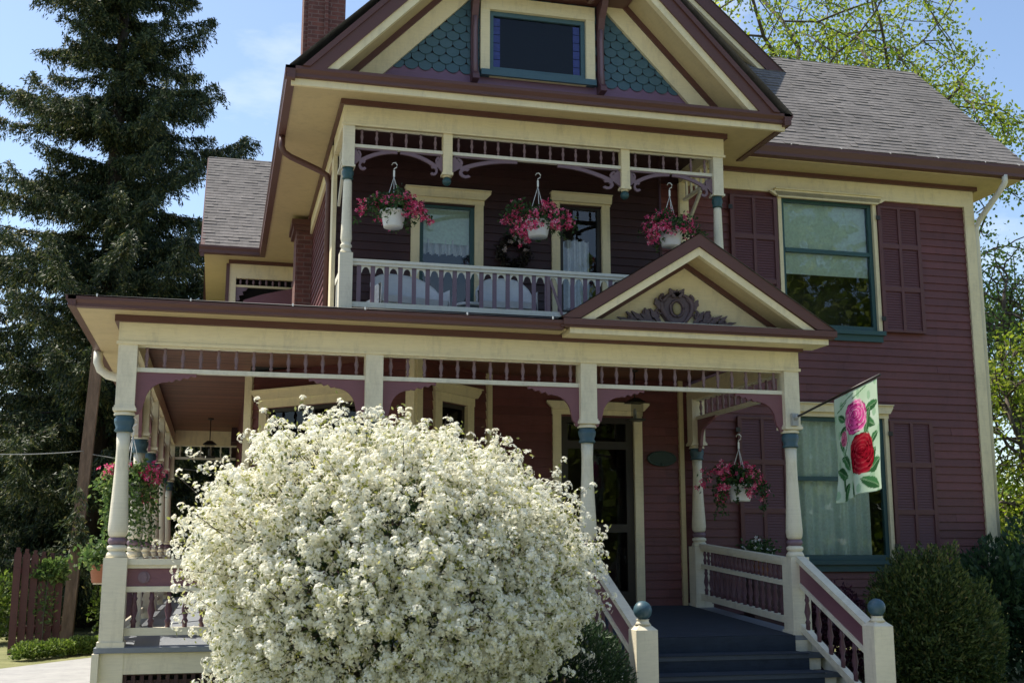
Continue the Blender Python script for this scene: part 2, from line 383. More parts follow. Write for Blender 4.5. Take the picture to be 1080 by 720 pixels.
mw = N(nt, 'ShaderNodeMixRGB'); mw.inputs[2].default_value = (6.2, 6.4, 6.6, 1); nt.links.new(rw.outputs[0], mw.inputs[0]); nt.links.new(sky.outputs[0], mw.inputs[1]); nt.links.new(mw.outputs[0], bg.inputs[0]); nt.links.new(bg.outputs[0], wo.inputs[0])
S.view_settings.view_transform = 'Standard'; S.view_settings.look = 'None'; S.view_settings.exposure = .66; S.view_settings.gamma = 1
cd = bpy.data.cameras.new('camera'); cam = bpy.data.objects.new('camera', cd); COL.objects.link(cam)
cam.location = (0, -11.5, 1.65); cam.rotation_euler = (R(90+10.25), 0, R(-14.1)); cd.lens = 36*1228/1080; cd.clip_end = 2000; cd.clip_start = .05
S.camera = cam
S.cycles.max_bounces = 8; S.cycles.transparent_max_bounces = 16

# ------------------------------------------------------------------ ground
g = MB(); g.quad((-500, -500, 0), (500, -500, 0), (500, 500, 0), (-500, 500, 0)); o = g.build('lawn', M['lawn']); o['kind'] = 'structure'
g = MB(); g.quad((-1.15, 9.7, .012), (-1.75, 8.7, .012), (-2.95, 6.94, .012), (-9, -2, .012), (-12, -9, .012), (-1.2, -9, .012)); o = g.build('driveway', M['drive']); o['kind'] = 'structure'
g = MB(); g.quad((3.9, -9, .010), (5.8, -9, .010), (5.8, -1.5, .010), (3.9, -1.5, .010)); o = g.build('front_path', M['drive']); o['kind'] = 'structure'
g = MB(); g.quad((-500, -20, .006), (500, -20, .006), (500, -10, .006), (-500, -10, .006)); o = g.build('bounce_pavement', M['drive']); o['kind'] = 'structure'  # unseen paving, enlarged for a neutral bounce onto the cream trim

# ------------------------------------------------------------------ house
H = thing('victorian_house', 'burgundy clapboard Victorian house with cream trim, wraparound porch and gabled upper balcony', 'house', (4.5, 4.5, 0))

def course_list(u0, u1, holes, z):
    iv = [(u0, u1)]
    for h in holes:
        if h[2] < z < h[3]:
            nx = []
            for a, b in iv:
                if h[1] <= a or h[0] >= b: nx.append((a, b))
                else:
                    if h[0] > a: nx.append((a, h[0]))
                    if h[1] < b: nx.append((h[1], b))
            iv = nx
    return iv
def clapboard(name, o, d, width, z0, z1, holes=(), span=None, e=.108, mat='burg', lip=.020):
    b = MB().frame((o[0], o[1], 0), d); z = z0
    while z < z1-.01:
        zt = min(z+e, z1); zm = (z+zt)/2
        u0, u1 = (0, width) if span is None else span(zm)
        if u1 > u0:
            for a, c in course_list(u0, u1, holes, zm):
                # boards butt end to end in random lengths
                x = a
                while x < c-.01:
                    x2 = min(c, x+random.uniform(1.0, 3.0)); j = random.uniform(-.0025, .0025)
                    if c-x2 < .4: x2 = c
                    b.quad((x, -lip+j, z), (x2-.002, -lip+j, z), (x2-.002, -.003, zt), (x, -.003, zt))
                    b.quad((x, -.002, z), (x2-.002, -.002, z), (x2-.002, -lip+j, z), (x, -lip+j, z))
                    x = x2
        z = zt
    return b.build(name, M[mat], H)

def roof_slope(name, O, U, V, len_u, len_v, clip=None, e=.112):
    """courses of shingle tabs on the plane O + u*U + v*V (V up the slope)"""
    O, U, V = Vector(O), Vector(U).normalized(), Vector(V).normalized(); Nn = U.cross(V)
    b = MB(); v = 0; k = 0
    while v < len_v:
        vt = min(v+e, len_v); u0, u1 = (0, len_u) if clip is None else clip((v+vt)/2)
        u = u0-random.uniform(0, .2)
        while u < u1:
            w = random.choice((.10, .13, .16, .20, .24)); a = max(u, u0); c = min(u+w, u1); h = random.choice((.006, .007, .008, .010, .014))
            if c > a+.005:
                p = lambda uu, vv, nn: O+U*uu+V*vv+Nn*nn
                b.quad(p(a, v, h), p(c, v, h), p(c, vt, .001), p(a, vt, .001)); b.quad(p(a, v, 0), p(c, v, 0), p(c, v, h), p(a, v, h))
            u += w
        v = vt
    return b.build(name, M['shingle'], H)

# ---- porch frame
PX = [-.88, 1.46, 3.69, 6.0]; LY = [2.42, 4.35, 6.25, 8.4, 10.85]
b = MB()
b.quad((-1.02, -.13, .80), (6.13, -.13, .80), (6.13, 2.7, .985), (.32, 2.7, .985)); b.quad((-1.02, -.13, .80), (.32, 2.7, .985), (.32, 10.9, .985), (-1.02, 10.9, .80))
b.quad((-1.02, -.13, .755), (6.13, -.13, .755), (6.13, -.13, .80), (-1.02, -.13, .80)); b.quad((-1.02, 10.9, .755), (-1.02, -.13, .755), (-1.02, -.13, .80), (-1.02, 10.9, .80))
b.quad((6.13, -.13, .755), (6.13, 2.7, .9), (6.13, 2.7, .985), (6.13, -.13, .80)); b.quad((-1.02, -.13, .755), (-1.02, 10.9, .755), (6.13, 10.9, .755), (6.13, -.13, .755))
b.build('porch_floor', M['greyblue'], H)
b = MB()   # skirt: cream boards, dark lattice between them
for x0, x1 in ((-.99, -.76), (1.36, 1.56), (3.55, 3.8), (5.92, 6.1)): b.box(x0, x1, -.10, -.03, 0, .752)
b.box(-.76, 1.36, -.095, -.04, .565, .75); b.box(1.56, 3.55, -.095, -.04, .565, .75); b.box(-.76, 1.36, -.095, -.04, 0, .1); b.box(1.56, 3.55, -.095, -.04, 0, .1)
b.box(-1.03, -.97, -.16, 10.9, .50, .75)
for y in [-.02]+LY: b.box(-1.025, -.965, y-.02 if y > 0 else -.06, y+.12, 0, .50)
b.box(6.06, 6.11, -.02, 2.6, .5, .75)
b.build('porch_skirt', M['off'], H)
b = MB()
def lattice(x0, x1, z0, z1, y):
    h = z1-z0; s = .075; n = int((x1-x0)/s)
    for i in range(n+1): b.box(x0+i*s, x0+i*s+.034, y, y+.012, z0, z1)
    for j in range(int(h/s)+1): b.box(x0, x1, y+.014, y+.026, z0+j*s, z0+j*s+.034)
lattice(-.76, 1.36, .1, .565, -.075); lattice(1.56, 3.55, .1, .565, -.075)
b.build('lattice', M['dburg'], H)
b = MB(); b.box(-.9, 6.0, .02, .04, 0, .74); b.build('underfloor_shade', M['dark'], H)  # dark sheet painted as the shade beneath the porch floor
# porch ceiling: boards run along the house
b = MB()
def slats(x0, x1, y0, y1, z, alongx):
    w = .095
    if alongx:
        y = y0
        while y < y1: b.box(x0, x1, y, min(y+w-.008, y1), z, z+.02); y += w
    else:
        x = x0
        while x < x1: b.box(x, min(x+w-.004, x1), y0, y1, z, z+.02); x += w
slats(-.85, .33, .07, 10.8, 3.86, True); slats(.33, 6.0, .07, 2.75, 3.86, True)
b.build('porch_ceiling', M['ceil'], H)
b = MB(); b.quad((-.9, .0, 3.89), (-.9, 10.85, 3.89), (6.03, 10.85, 3.89), (6.03, .0, 3.89)); b.build('ceiling_deck', M['dark'], H)

def post_meshes(hs):
    """turned porch post; parts around origin at the floor line"""
    top = 3.59-hs; body = MB(); q = .087; p = .105
    z = lambda a: a-hs
    body.box(-q, q, -q, q, z(2.96), top); body.box(-q-.018, q+.018, -q-.018, q+.018, z(2.955), z(2.985)); body.box(-q-.008, q+.008, -q-.008, q+.008, z(2.985), z(3.005))
    body.lathe([(.098, z(2.915)), (.10, z(2.93)), (.082, z(2.955))], 20)
    body.lathe([(.064, z(2.76)), (.058, z(2.60)), (.063, z(2.4)), (.075, z(2.15)), (.086, z(1.95)), (.09, z(1.86)), (.083, z(1.81)), (.066, z(1.785))], 20)
    body.lathe([(.062, z(1.72)), (.088, z(1.705)), (.09, z(1.68)), (.07, z(1.66))], 20)
    body.lathe([(.070, z(1.662)), (.088, z(1.64)), (.10, z(1.60))], 4*5)
    body.box(-p, p, -p, p, 0, z(1.60))
    body.box(-p-.015, p+.015, -p-.015, p+.015, 0, .05)
    for sx in (-1, 1):       # chamfered shoulders
        pass
    band = MB().lathe([(.078, z(2.76)), (.088, z(2.775)), (.074, z(2.80)), (.092, z(2.85)), (.092, z(2.885)), (.078, z(2.90)), (.09, z(2.916))], 20)
    ring = MB().lathe([(.064, z(1.72)), (.082, z(1.735)), (.085, z(1.752)), (.082, z(1.77)), (.066, z(1.787))], 20)
    return body.mesh('porch_post', M['off']), band.mesh('band', M['blue']), ring.mesh('ring', M['mauve'])
PM = post_meshes(.80)
def post(x, y, fl=.80):
    o = inst(PM[0], 'porch_post', H, (x, y, fl)); inst(PM[1], 'band', o, (x, y, fl)); inst(PM[2], 'ring', o, (x, y, fl)); return o
for x in PX: post(x, 0)
for y in LY: post(PX[0], y)
o = post(6.0, 2.56, .97); o.scale = (1, 1, .945)
# entablature (beam + mouldings) round the porch
b = MB()
b.box(-.97, 6.09, -.09, .07, 3.59, 3.80); b.box(-.97, -.80, .07, 10.95, 3.59, 3.80); b.box(5.93, 6.09, .07, 2.7, 3.59, 3.80); b.box(-.80, .32, 10.77, 10.95, 3.59, 3.86)
b.box(-.985, 6.105, -.105, -.088, 3.585, 3.615)
b.build('porch_beam', M['cream'], H)
b = MB(); b.box(-1.01, 6.13, -.135, -.092, 3.797, 3.86); b.box(-1.01, -.972, -.092, 10.95, 3.797, 3.86); b.box(6.092, 6.13, -.092, 2.65, 3.797, 3.86); b.build('moulding', M['brown'], H)
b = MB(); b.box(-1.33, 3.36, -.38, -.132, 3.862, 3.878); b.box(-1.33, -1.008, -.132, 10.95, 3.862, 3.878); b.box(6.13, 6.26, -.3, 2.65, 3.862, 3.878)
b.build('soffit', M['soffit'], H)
b = MB()
prof = [(-.45, 3.955), (-.45, 3.925), (-.425, 3.895), (-.425, 3.865), (-.37, 3.858), (-.37, 3.955)]
b.prism(prof, 'x', -1.40, 3.32)
prof2 = [(-1.42, 3.955), (-1.42, 3.925), (-1.40, 3.895), (-1.40, 3.865), (-1.33, 3.858), (-1.33, 3.955)]
b.prism(prof2, 'y', -.45, 11.2)
b.build('gutter', M['brown'], H)
b = MB()   # porch roof planes
b.quad((-1.43, -.46, 3.965), (6.4, -.46, 3.965), (6.4, 1.5, 4.38), (.66, 1.5, 4.38)); b.quad((-1.43, 11.2, 3.965), (-1.43, -.46, 3.965), (.66, 1.5, 4.38), (1.32, 2.2, 4.53), (1.32, 11.2, 4.53))
b.quad((5.9, 1.5, 4.38), (6.4, 1.5, 4.38), (6.4, 2.75, 4.5), (5.9, 2.75, 4.55))
b.quad((.66, 1.5, 4.38), (5.9, 1.5, 4.38), (5.9, 1.5, 4.1), (.66, 1.5, 4.1))
b.build('porch_roof', M['shingle'], H)
b = MB()
for x in (-1.15, -.32, .62, 1.31, 2.32, 3.2): b.box(x-.006, x+.006, -.462, -.445, 3.955, 3.982)
b.build('gutter_hanger', M['plast'], H)

# ---- spindle friezes, brackets
def spindle_mesh(h, r, name='spindle'):
    return MB().lathe([(r*.55, 0), (r*.55, h*.1), (r*.9, h*.16), (r*.5, h*.24), (r*1.05, h*.5), (r*.5, h*.76), (r*.9, h*.84), (r*.55, h*.9), (r*.55, h)], 8).mesh(name, M['spind'])
SPL = spindle_mesh(.222, .022); SPU = spindle_mesh(.19, .020)
bp_ = [(0, 0), (.55, 0), (.545, -.03), (.50, -.022), (.47, -.05), (.43, -.04), (.40, -.07), (.36, -.055), (.33, -.085), (.29, -.078)]
for i in range(7):
    a = PI/2+i*(PI/2-.1)/6; bp_.append((.285+.20*math.cos(a), -.285+.20*math.sin(a)))
bp_ += [(.075, -.31), (.07, -.34), (.045, -.365), (.035, -.40), (0, -.41)]
BRK = {s: MB().prism([(s*x, z) for x, z in bp_], 'y', -.018, .018).mesh('bracket', M['mburg']) for s in (1, -1)}
def frieze(x0, x1, n, y=0, d=(1, 0), o=(0, 0), spm=SPL, zr=3.335, brackets=True, sep=True, bs=1.0):
    """lower rail with turned spindles up to the beam, corner brackets below; axis along d from o"""
    ang = math.atan2(d[1], d[0]); P = lambda u, z: (o[0]+d[0]*u, o[1]+d[1]*u, z)
    b = MB().frame((o[0], o[1], 0), d); b.box(x0, x1, -.032, .032, zr, zr+.042)
    b.box(x0, x1, -.022, .022, 3.574, 3.592)
    if not sep:
        w = (x1-x0)/n
        for i in range(n): b.lathe([(.011, 0), (.011, .02), (.019, .035), (.01, .055), (.022, .11), (.01, .165), (.019, .19), (.011, .2), (.011, .222)], 6, (x0+w*(i+.5), 0, zr+.04))
    fo = b.build('spindle_frieze', M['white'], H)
    if sep:
        w = (x1-x0)/n
        for i in range(n): inst(spm, 'spindle', fo, P(x0+w*(i+.5), zr+.04))
    if brackets:
        inst(BRK[1], 'bracket', fo, P(x0, zr-.001), ang, (bs, 1, 1)); inst(BRK[-1], 'bracket', fo, P(x1, zr-.001), ang, (bs, 1, 1))
    return fo
frieze(-.793, 1.373, 13); frieze(1.547, 3.603, 12); frieze(3.777, 5.913, 13)
ys = [0]+LY
for i in range(len(LY)): frieze(ys[i]+.087, ys[i+1]-.087, 11, d=(0, 1), o=(PX[0], 0), sep=False)
frieze(.09, 2.47, 14, d=(0, 1), o=(6.0, 0))
frieze(-.79, .3, 6, d=(1, 0), o=(0, 10.85), sep=False, brackets=False)

# ---- lower railings
BAL = MB().lathe([(.022, 0), (.022, .07), (.03, .09), (.016, .12), (.034, .2), (.018, .30), (.028, .33), (.02, .35), (.02, .42)], 8).mesh('baluster', M['balust'])
def railing(u0, u1, n, d=(1, 0), o=(0, 0), z0=.80, z1=.80, panel=True, sep=True):
    """heavy top rail, burgundy panel with roundels, mid rail, turned balusters, bottom rail; floor rises from z0 to z1"""
    b = MB().frame((o[0], o[1], 0), d); h = lambda z, u: z+z0+(z1-z0)*(u-u0)/(u1-u0)
    def rail(za, zb, w):
        v = [(u, s*w, h(z, u)) for u in (u0, u1) for z in (za, zb) for s in (-1, 1)]
        b.add(v, [(0, 1, 3, 2), (4, 6, 7, 5), (0, 4, 5, 1), (2, 3, 7, 6), (0, 2, 6, 4), (1, 5, 7, 3)])
    rail(.735, .79, .055); rail(.705, .735, .035); rail(.49, .54, .032); rail(.10, .17, .04)
    ro = b.build('railing', M['off'], H)
    b = MB().frame((o[0], o[1], 0), d)
    if panel:
        rail(.54, .705, .011); po = b.build('panel', M['mburg'], ro); k = 0
        b = MB().frame((o[0], o[1], 0), d)
        for i in range(4):
            u = u0+(u1-u0)*(i+.28)/4; zz = h(.622, u)
            ring = [(math.cos(a)*.055, math.sin(a)*.055) for a in [2*PI*j/14 for j in range(14)]]
            b.prism([(u+x, zz+z) for x, z in ring], 'y', -.022, .022)
            b.prism([(u+x*.5, zz+z*.9) for x, z in ring], 'y', -.032, .032)
        b.build('roundel', M['mauve'], po)
    else:
        w = (u1-u0)/(n*1.4)
        for i in range(int(n*1.4)): b.lathe([(.014, 0), (.024, .05), (.012, .085), (.024, .12), (.014, .165)], 7, (u0+w*(i+.5), 0, h(.54, u0+w*(i+.5))))
        b.build('panel', M['balust'], ro)
    w = (u1-u0)/n
    if sep:
        for i in range(n):
            u = u0+w*(i+.5); inst(BAL, 'baluster', ro, (o[0]+d[0]*u, o[1]+d[1]*u, h(.15, u)), 0, (1, 1, .36/.42))
    else:
        b = MB().frame((o[0], o[1], 0), d)
        for i in range(n):
            u = u0+w*(i+.5); b.lathe([(.022, 0), (.03, .08), (.016, .11), (.034, .18), (.018, .27), (.02, .34)], 7, (u, 0, h(.16, u)))
        b.build('baluster', M['balust'], ro)
railing(-.775, 1.355, 14); railing(1.565, 3.585, 13, sep=False)
for i in range(len(LY)): railing(ys[i]+.105, ys[i+1]-.105, 12, d=(0, 1), o=(PX[0], 0), sep=(i == 0))
railing(.105, 2.45, 15, d=(0, 1), o=(6.0, 0), z0=.80, z1=.965, panel=False)

# ---- steps and stair railings
b = MB()
for i in range(4):
    z = .64-.16*i; y0 = -.13-.30*i
    b.box(3.78, 6.02, y0-.28, y0+.02 if i == 0 else y0, z-.16 if i == 3 else z-.157, z-.045)
for i in range(1): b.box(3.78, 6.02, -.15, -.132, .60, .753)
so_ = b.build('steps', M['off'], H)
b = MB()
for i in range(4):
    z = .64-.16*i; y0 = -.13-.30*i; b.box(3.76, 6.06, y0-.315, y0-.002, z-.042, z)
b.build('tread', M['blue'] if False else paint('tread_paint', (.045, .06, .08), .6, .3, 5), so_)
b = MB(); xa, xb = 3.80, 5.88
b.quad((xa, -.128, .806), (xb, -.128, .806), (xb+.0, 2.66, .989), (xa, 2.66, .989))
zz = .805; yy = -.137
for i in range(4):
    z = .64-.16*i; y0 = -.13-.30*i
    b.box(xa, xb, y0-.008, y0-.003, z+.004, z+.165) if i else b.box(xa, xb, y0-.03, y0-.023, z+.004, z+.165)
    b.box(xa, xb, y0-.323, y0-.009, z+.002, z+.009)
b.box(xa, xb, -1.343, -1.336, .0, .162)
b.build('stair_carpet', M['carpet'], so_)
NW = MB(); q = .10
NW.box(-q, q, -q, q, 0, .98)
NW.add([(-q, -q, .98), (q, -q, .98), (q, q, .98), (-q, q, .98), (-q+.045, -q+.045, 1.02), (q-.045, -q+.045, 1.02), (q-.045, q-.045, 1.02), (-q+.045, q-.045, 1.02)], [(0, 1, 5, 4), (1, 2, 6, 5), (2, 3, 7, 6), (3, 0, 4, 7), (4, 5, 6, 7)])
NW.box(-q-.02, q+.02, -q-.02, q+.02, 0, .1); NW.lathe([(.075, 1.02), (.055, 1.045), (.05, 1.06), (.06, 1.07)], 14)
NWm = NW.mesh('newel_post', M['off']); BLm = MB().ball((0, 0, 1.145), .083, 16).mesh('ball', M['blue'])
for x in (3.69, 6.0):
    o = inst(NWm, 'newel_post', H, (x, -1.55, 0)); inst(BLm, 'ball', o, (x, -1.55, 0))
    ya, yb = -.105, -1.455; za, zb = 1.60, .97
    b = MB(); b.bar((x, ya, za-.015), (x, yb, zb-.015), .10, .05); b.bar((x, ya, za-.05), (x, yb, zb-.05), .06, .03); b.bar((x, ya, za-.285), (x, yb, zb-.285), .06, .045); b.bar((x, ya, za-.72), (x, yb, zb-.72), .07, .07)
    ro = b.build('stair_railing', M['off'], H)
    b = MB(); b.add([(x+s*.011, y, z) for s in (-1, 1) for y, z in ((ya, za-.06), (yb, zb-.06), (yb, zb-.27), (ya, za-.27))], [(0, 1, 2, 3), (7, 6, 5, 4), (0, 4, 5, 1), (1, 5, 6, 2), (2, 6, 7, 3), (3, 7, 4, 0)])
    b.build('panel', M['mburg'], ro)
    for i in range(6):
        t = (i+.5)/6; inst(BAL, 'baluster', ro, (x, ya+(yb-ya)*t, za+(zb-za)*t-.70), 0, (1, 1, .95))
    b = MB(); b.prism([(-.13, .60), (-1.42, -.02), (-1.42, .19), (-.13, .80)], 'x', x-.03 if x < 5 else x+.07, x+.01 if x < 5 else x+.10); b.build('stringer', M['white'], H)

# ---- windows
def casing_box(b, u0, u1, z0, z1, w, d0=-.045, d1=.0): pass
def window(o, d, u0, u1, z0, z1, rail=None, head=.15, side=.11, sill=True, ears=.09, frame='dteal', curtain=None, blind=None, cas='cream', gl='glass', headless=False, depth=.5):
    """casing outside the opening u0..u1 z0..z1, sash set back, glass, cloth and a box painted dark as the unlit room behind"""
    w = MB().frame((o[0], o[1], 0), d)
    fo = None
    b = MB().frame((o[0], o[1], 0), d); f = .055
    b.box(u0, u0+f, .0, .06, z0, z1); b.box(u1-f, u1, .0, .06, z0, z1); b.box(u0+f, u1-f, .0, .06, z1-f, z1); b.box(u0+f, u1-f, .0, .06, z0, z0+f*1.2)
    if rail: b.box(u0+f, u1-f, -.008, .055, rail-.028, rail+.028)
    fo = b.build('window', M[frame], H)
    b = MB().frame((o[0], o[1], 0), d)
    if side: b.box(u0-side, u0, -.05, .03, z0, z1); b.box(u1, u1+side, -.05, .03, z0, z1)
    if not headless:
        b.box(u0-side-.01, u1+side+.01, -.055, .03, z1, z1+head)
        e = ears; b.prism([(u0-side-.012, z1+head-.07), (u0-side-e, z1+head+.01), (u0-side-e, z1+head+.035), (u1+side+e, z1+head+.035), (u1+side+e, z1+head+.01), (u1+side+.012, z1+head-.07)], 'y', -.10, -.057)
        b.box(u0-side-e, u1+side+e, -.13, .0, z1+head+.036, z1+head+.05)
    b.build('casing', M[cas], fo)
    if sill:
        b = MB().frame((o[0], o[1], 0), d); b.box(u0-side-.03, u1+side+.03, -.09, .05, z0-.06, z0-.002); b.box(u0-side, u1+side, -.05, .0, z0-.15, z0-.062); b.build('sill', M[frame], fo)
    b = MB().frame((o[0], o[1], 0), d); b.quad((u0+f, .032, z0+f), (u1-f, .032, z0+f), (u1-f, .032, z1-f), (u0+f, .032, z1-f)); b.build('pane', M[gl], fo)
    b = MB().frame((o[0], o[1], 0), d)   # box painted near-black for the dimness of the room behind
    x0, x1, a, c = u0+.01, u1-.01, z0+.01, z1-.01
    b.quad((x0, depth, a), (x1, depth, a), (x1, depth, c), (x0, depth, c)); b.quad((x0, .06, a), (x0, depth, a), (x0, depth, c), (x0, .06, c)); b.quad((x1, depth, a), (x1, .06, a), (x1, .06, c), (x1, depth, c))
    b.quad((x0, .06, a), (x1, .06, a), (x1, depth, a), (x0, depth, a)); b.quad((x0, depth, c), (x1, depth, c), (x1, .06, c), (x0, .06, c)); b.build('dark_room_box', M['dark'], fo)
    if curtain:
        b = MB().frame((o[0], o[1], 0), d); a0, a1, c0, c1, mt, fq = curtain; n = 90; vs = []; fs = []
        for i in range(n+1):
            u = a0+(a1-a0)*i/n; y = .13+.045*math.sin(u*fq)+.022*math.sin(u*fq*2.3+1)+.02*math.sin(u*fq*.37)
            vs += [(u, y, c0), (u, y*.9+.012, c1)]
            if i: fs.append((2*i-2, 2*i, 2*i+1, 2*i-1))
        b.add(vs, fs, True); b.build('curtain', M[mt], fo)
    if blind:
        a0, a1, c0, c1, mt = blind; b = MB().frame((o[0], o[1], 0), d); n = 14; vs = []; fs = []
        for i in range(n+1):
            z = c0+(c1-c0)*i/n; vs += [(a0, .085+.006*(i % 2), z), (a1, .085+.006*(i % 2), z)]
            if i: fs.append((2*i-2, 2*i-1, 2*i+1, 2*i))
        b.add(vs, fs, True); b.build('blind', M[mt], fo)
    return fo
def shutter(u0, u1, z0, z1, y=2.7):
    b = MB().frame((0, y, 0)); f = .055; um = (u0+u1)/2; hz = [z0, z0+(z1-z0)*.34, z0+(z1-z0)*.68, z1]
    for a in (u0, um-f*.4, u1-f): b.box(a, a+(f if a != um-f*.4 else f*.8), -.075, -.03, z0, z1)
    for z in hz: b.box(u0+f, u1-f, -.073, -.032, z-f*.6 if z != z0 else z, z+f*.6 if z != z1 else z)
    fo = b.build('shutter', M['shutter'], H)
    b = MB().frame((0, y, 0))
    for j in range(3):
        for a, c in ((u0+f, um-f*.4), (um+f*.4, u1-f)):
            z = hz[j]+f*.6
            while z < hz[j+1]-f*.7:
                b.quad((a, -.062, z), (c, -.062, z), (c, -.051, z+.038), (a, -.051, z+.038)); b.quad((a, -.051, z), (c, -.051, z), (c, -.062, z), (a, -.062, z)); z += .036
    b.build('louvre', M['shutter'], fo)
    b = MB().frame((0, y, 0))
    for z in (z0+.18, z1-.18): b.box(u0-.03, u0+.03, -.085, -.074, z-.03, z+.03)
    b.build('hinge', M['metal'], fo)
# right wing wall
clapboard('clapboard_wall', (5.62, 2.70), (1, 0), 4.70, .55, 6.56, holes=[(1.78, 3.19, 4.66, 6.5), (1.78, 3.19, 1.55, 3.45)])
window((0, 2.70), (1, 0), 7.40, 8.81, 4.66, 6.50, rail=5.76, head=.05, side=.055, ears=.06, blind=(7.45, 8.76, 5.44, 6.47, 'blind'))
window((0, 2.70), (1, 0), 7.40, 8.81, 1.55, 3.45, rail=2.62, head=.13, side=.055, ears=.06, curtain=(7.44, 8.62, 1.6, 3.42, 'curtain', 26))
for z0, z1 in ((4.66, 6.47), (1.55, 3.42)): shutter(8.875, 9.535, z0, z1); shutter(6.62, 7.32, z0, z1)
b = MB(); b.box(10.30, 10.46, 2.655, 2.75, .3, 6.56); b.box(10.42, 10.46, 2.76, 2.90, .3, 6.56); b.build('corner_board', M['cream'], H); MB().box(5.80, 5.86, 2.64, 2.70, .97, 3.86).build('corner_board', M['soffit'], H)
b = MB(); b.box(5.98, 10.46, 2.655, 2.75, 6.56, 6.80); b.prism([(7.20, 6.56), (7.30, 6.50), (8.92, 6.50), (9.02, 6.56)], 'y', 2.60, 2.653); b.box(10.42, 10.46, 2.76, 7, 6.56, 6.8); b.build('frieze_board', M['cream'], H)
b = MB(); b.box(5.98, 10.50, 2.60, 2.655, 6.80, 6.855); b.box(10.462, 10.50, 2.66, 7, 6.80, 6.855); b.build('moulding', M['brown'], H)
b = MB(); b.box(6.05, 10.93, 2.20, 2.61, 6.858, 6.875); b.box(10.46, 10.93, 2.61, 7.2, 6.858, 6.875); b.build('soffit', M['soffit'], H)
b = MB(); b.prism([(2.08, 7.04), (2.08, 7.0), (2.11, 6.93), (2.11, 6.885), (2.2, 6.872), (2.2, 7.04)], 'x', 6.5, 11.0); b.build('gutter', M['brown'], H)
b = MB()
for x in (7.3, 8.05, 8.8, 9.55, 10.3, 10.85): b.bar((x, 2.09, 7.05), (x, 2.20, 7.12), .012, .012)
b.build('gutter_hanger', M['galv'], H)
MR = .96; sc_ = math.hypot(1, MR)
roof_slope('roof', (5.2, 2.12, 7.06), (1, 0, 0), (0, 1, MR), 5.83, (4.73-2.12)*sc_)
b = MB(); zr_ = 7.04+.0; b.quad((11.03, 4.73, 9.56), (5.2, 4.73, 9.56), (5.2, 7.4, 7.0), (11.03, 7.4, 7.0)); b.quad((5.2, 2.12, 7.045), (11.03, 2.12, 7.045), (11.03, 4.73, 9.551), (5.2, 4.73, 9.551))
b.build('roof', M['shingle'], H)
b = MB(); b.prism([(2.14, 7.04), (4.73, 9.53), (7.32, 7.04), (7.32, 6.84), (4.73, 9.33), (2.14, 6.84)], 'x', 10.945, 11.015); b.build('bargeboard', M['brown'], H)
clapboard('clapboard_wall', (10.44, 2.75), (0, 1), 4.2, .3, 9.3, span=lambda z: (max(0, (z-7.0)/MR*1-.3), min(4.2, 4.2-(z-7.0)/MR+.1)) if z > 7.1 else (0, 4.2))
# right downspout
b = MB(); b.tube([(10.62, 2.14, 6.90), (10.62, 2.14, 6.80), (10.60, 2.2, 6.72), (10.50, 2.60, 6.36), (10.49, 2.68, 6.25), (10.49, 2.70, .3)], .042, 10); b.build('downspout', M['white'], H)

# door wall inside the porch
clapboard('clapboard_wall', (3.27, 2.70), (1, 0), 2.53, .98, 3.87, holes=[(.93, 1.93, .9, 3.38)])
def door(o, u0, u1, z0, z1, bar_z, head=.13, side=.11):
    b = MB().frame((o[0], o[1], 0)); f = .10
    b.box(u0, u0+f, .0, .05, z0, z1); b.box(u1-f, u1, .0, .05, z0, z1); b.box(u0+f, u1-f, .0, .05, z1-f, z1)
    for z in bar_z: b.box(u0+f, u1-f, .0, .05, z-.05, z+.05)
    b.box(u0+f, u1-f, 0, .05, z0, z0+.18)
    fo = b.build('door', M['door'], H)
    b = MB().frame((o[0], o[1], 0)); b.quad((u0+f, .03, z0), (u1-f, .03, z0), (u1-f, .03, z1-f), (u0+f, .03, z1-f)); b.build('pane', M['glassd'], fo)
    b = MB().frame((o[0], o[1], 0)); x0, x1 = u0-.0, u1+.0
    b.quad((x0, 1.2, z0), (x1, 1.2, z0), (x1, 1.2, z1), (x0, 1.2, z1)); b.quad((x0, .06, z0), (x0, 1.2, z0), (x0, 1.2, z1), (x0, .06, z1)); b.quad((x1, 1.2, z0), (x1, .06, z0), (x1, .06, z1), (x1, 1.2, z1)); b.quad((x0, .06, z0), (x1, .06, z0), (x1, 1.2, z0), (x0, 1.2, z0)); b.quad((x0, 1.2, z1), (x1, 1.2, z1), (x1, .06, z1), (x0, .06, z1))
    b.build('dark_room_box', M['dark'], fo)  # near-black box stands in for the unlit hall
    b = MB().frame((o[0], o[1], 0)); b.box(u0-side, u0, -.05, .03, z0, z1); b.box(u1, u1+side, -.05, .03, z0, z1); b.box(u0-side-.01, u1+side+.01, -.055, .03, z1, z1+head)
    e = .09; b.prism([(u0-side-.012, z1+head-.07), (u0-side-e, z1+head+.01), (u0-side-e, z1+head+.035), (u1+side+e, z1+head+.035), (u1+side+e, z1+head+.01), (u1+side+.012, z1+head-.07)], 'y', -.10, -.057)
    b.build('casing', M['cream'], fo)
    b = MB().frame((o[0], o[1], 0)); b.ball((u0+.05, -.05, z0+1.0), .03, 10); b.box(u0+.03, u0+.07, -.02, -.001, z0+.92, z0+1.1); b.build('handle', M['galv'], fo)
    return fo
door((0, 2.70), 4.20, 5.18, .985, 3.38, (1.95, 3.0))
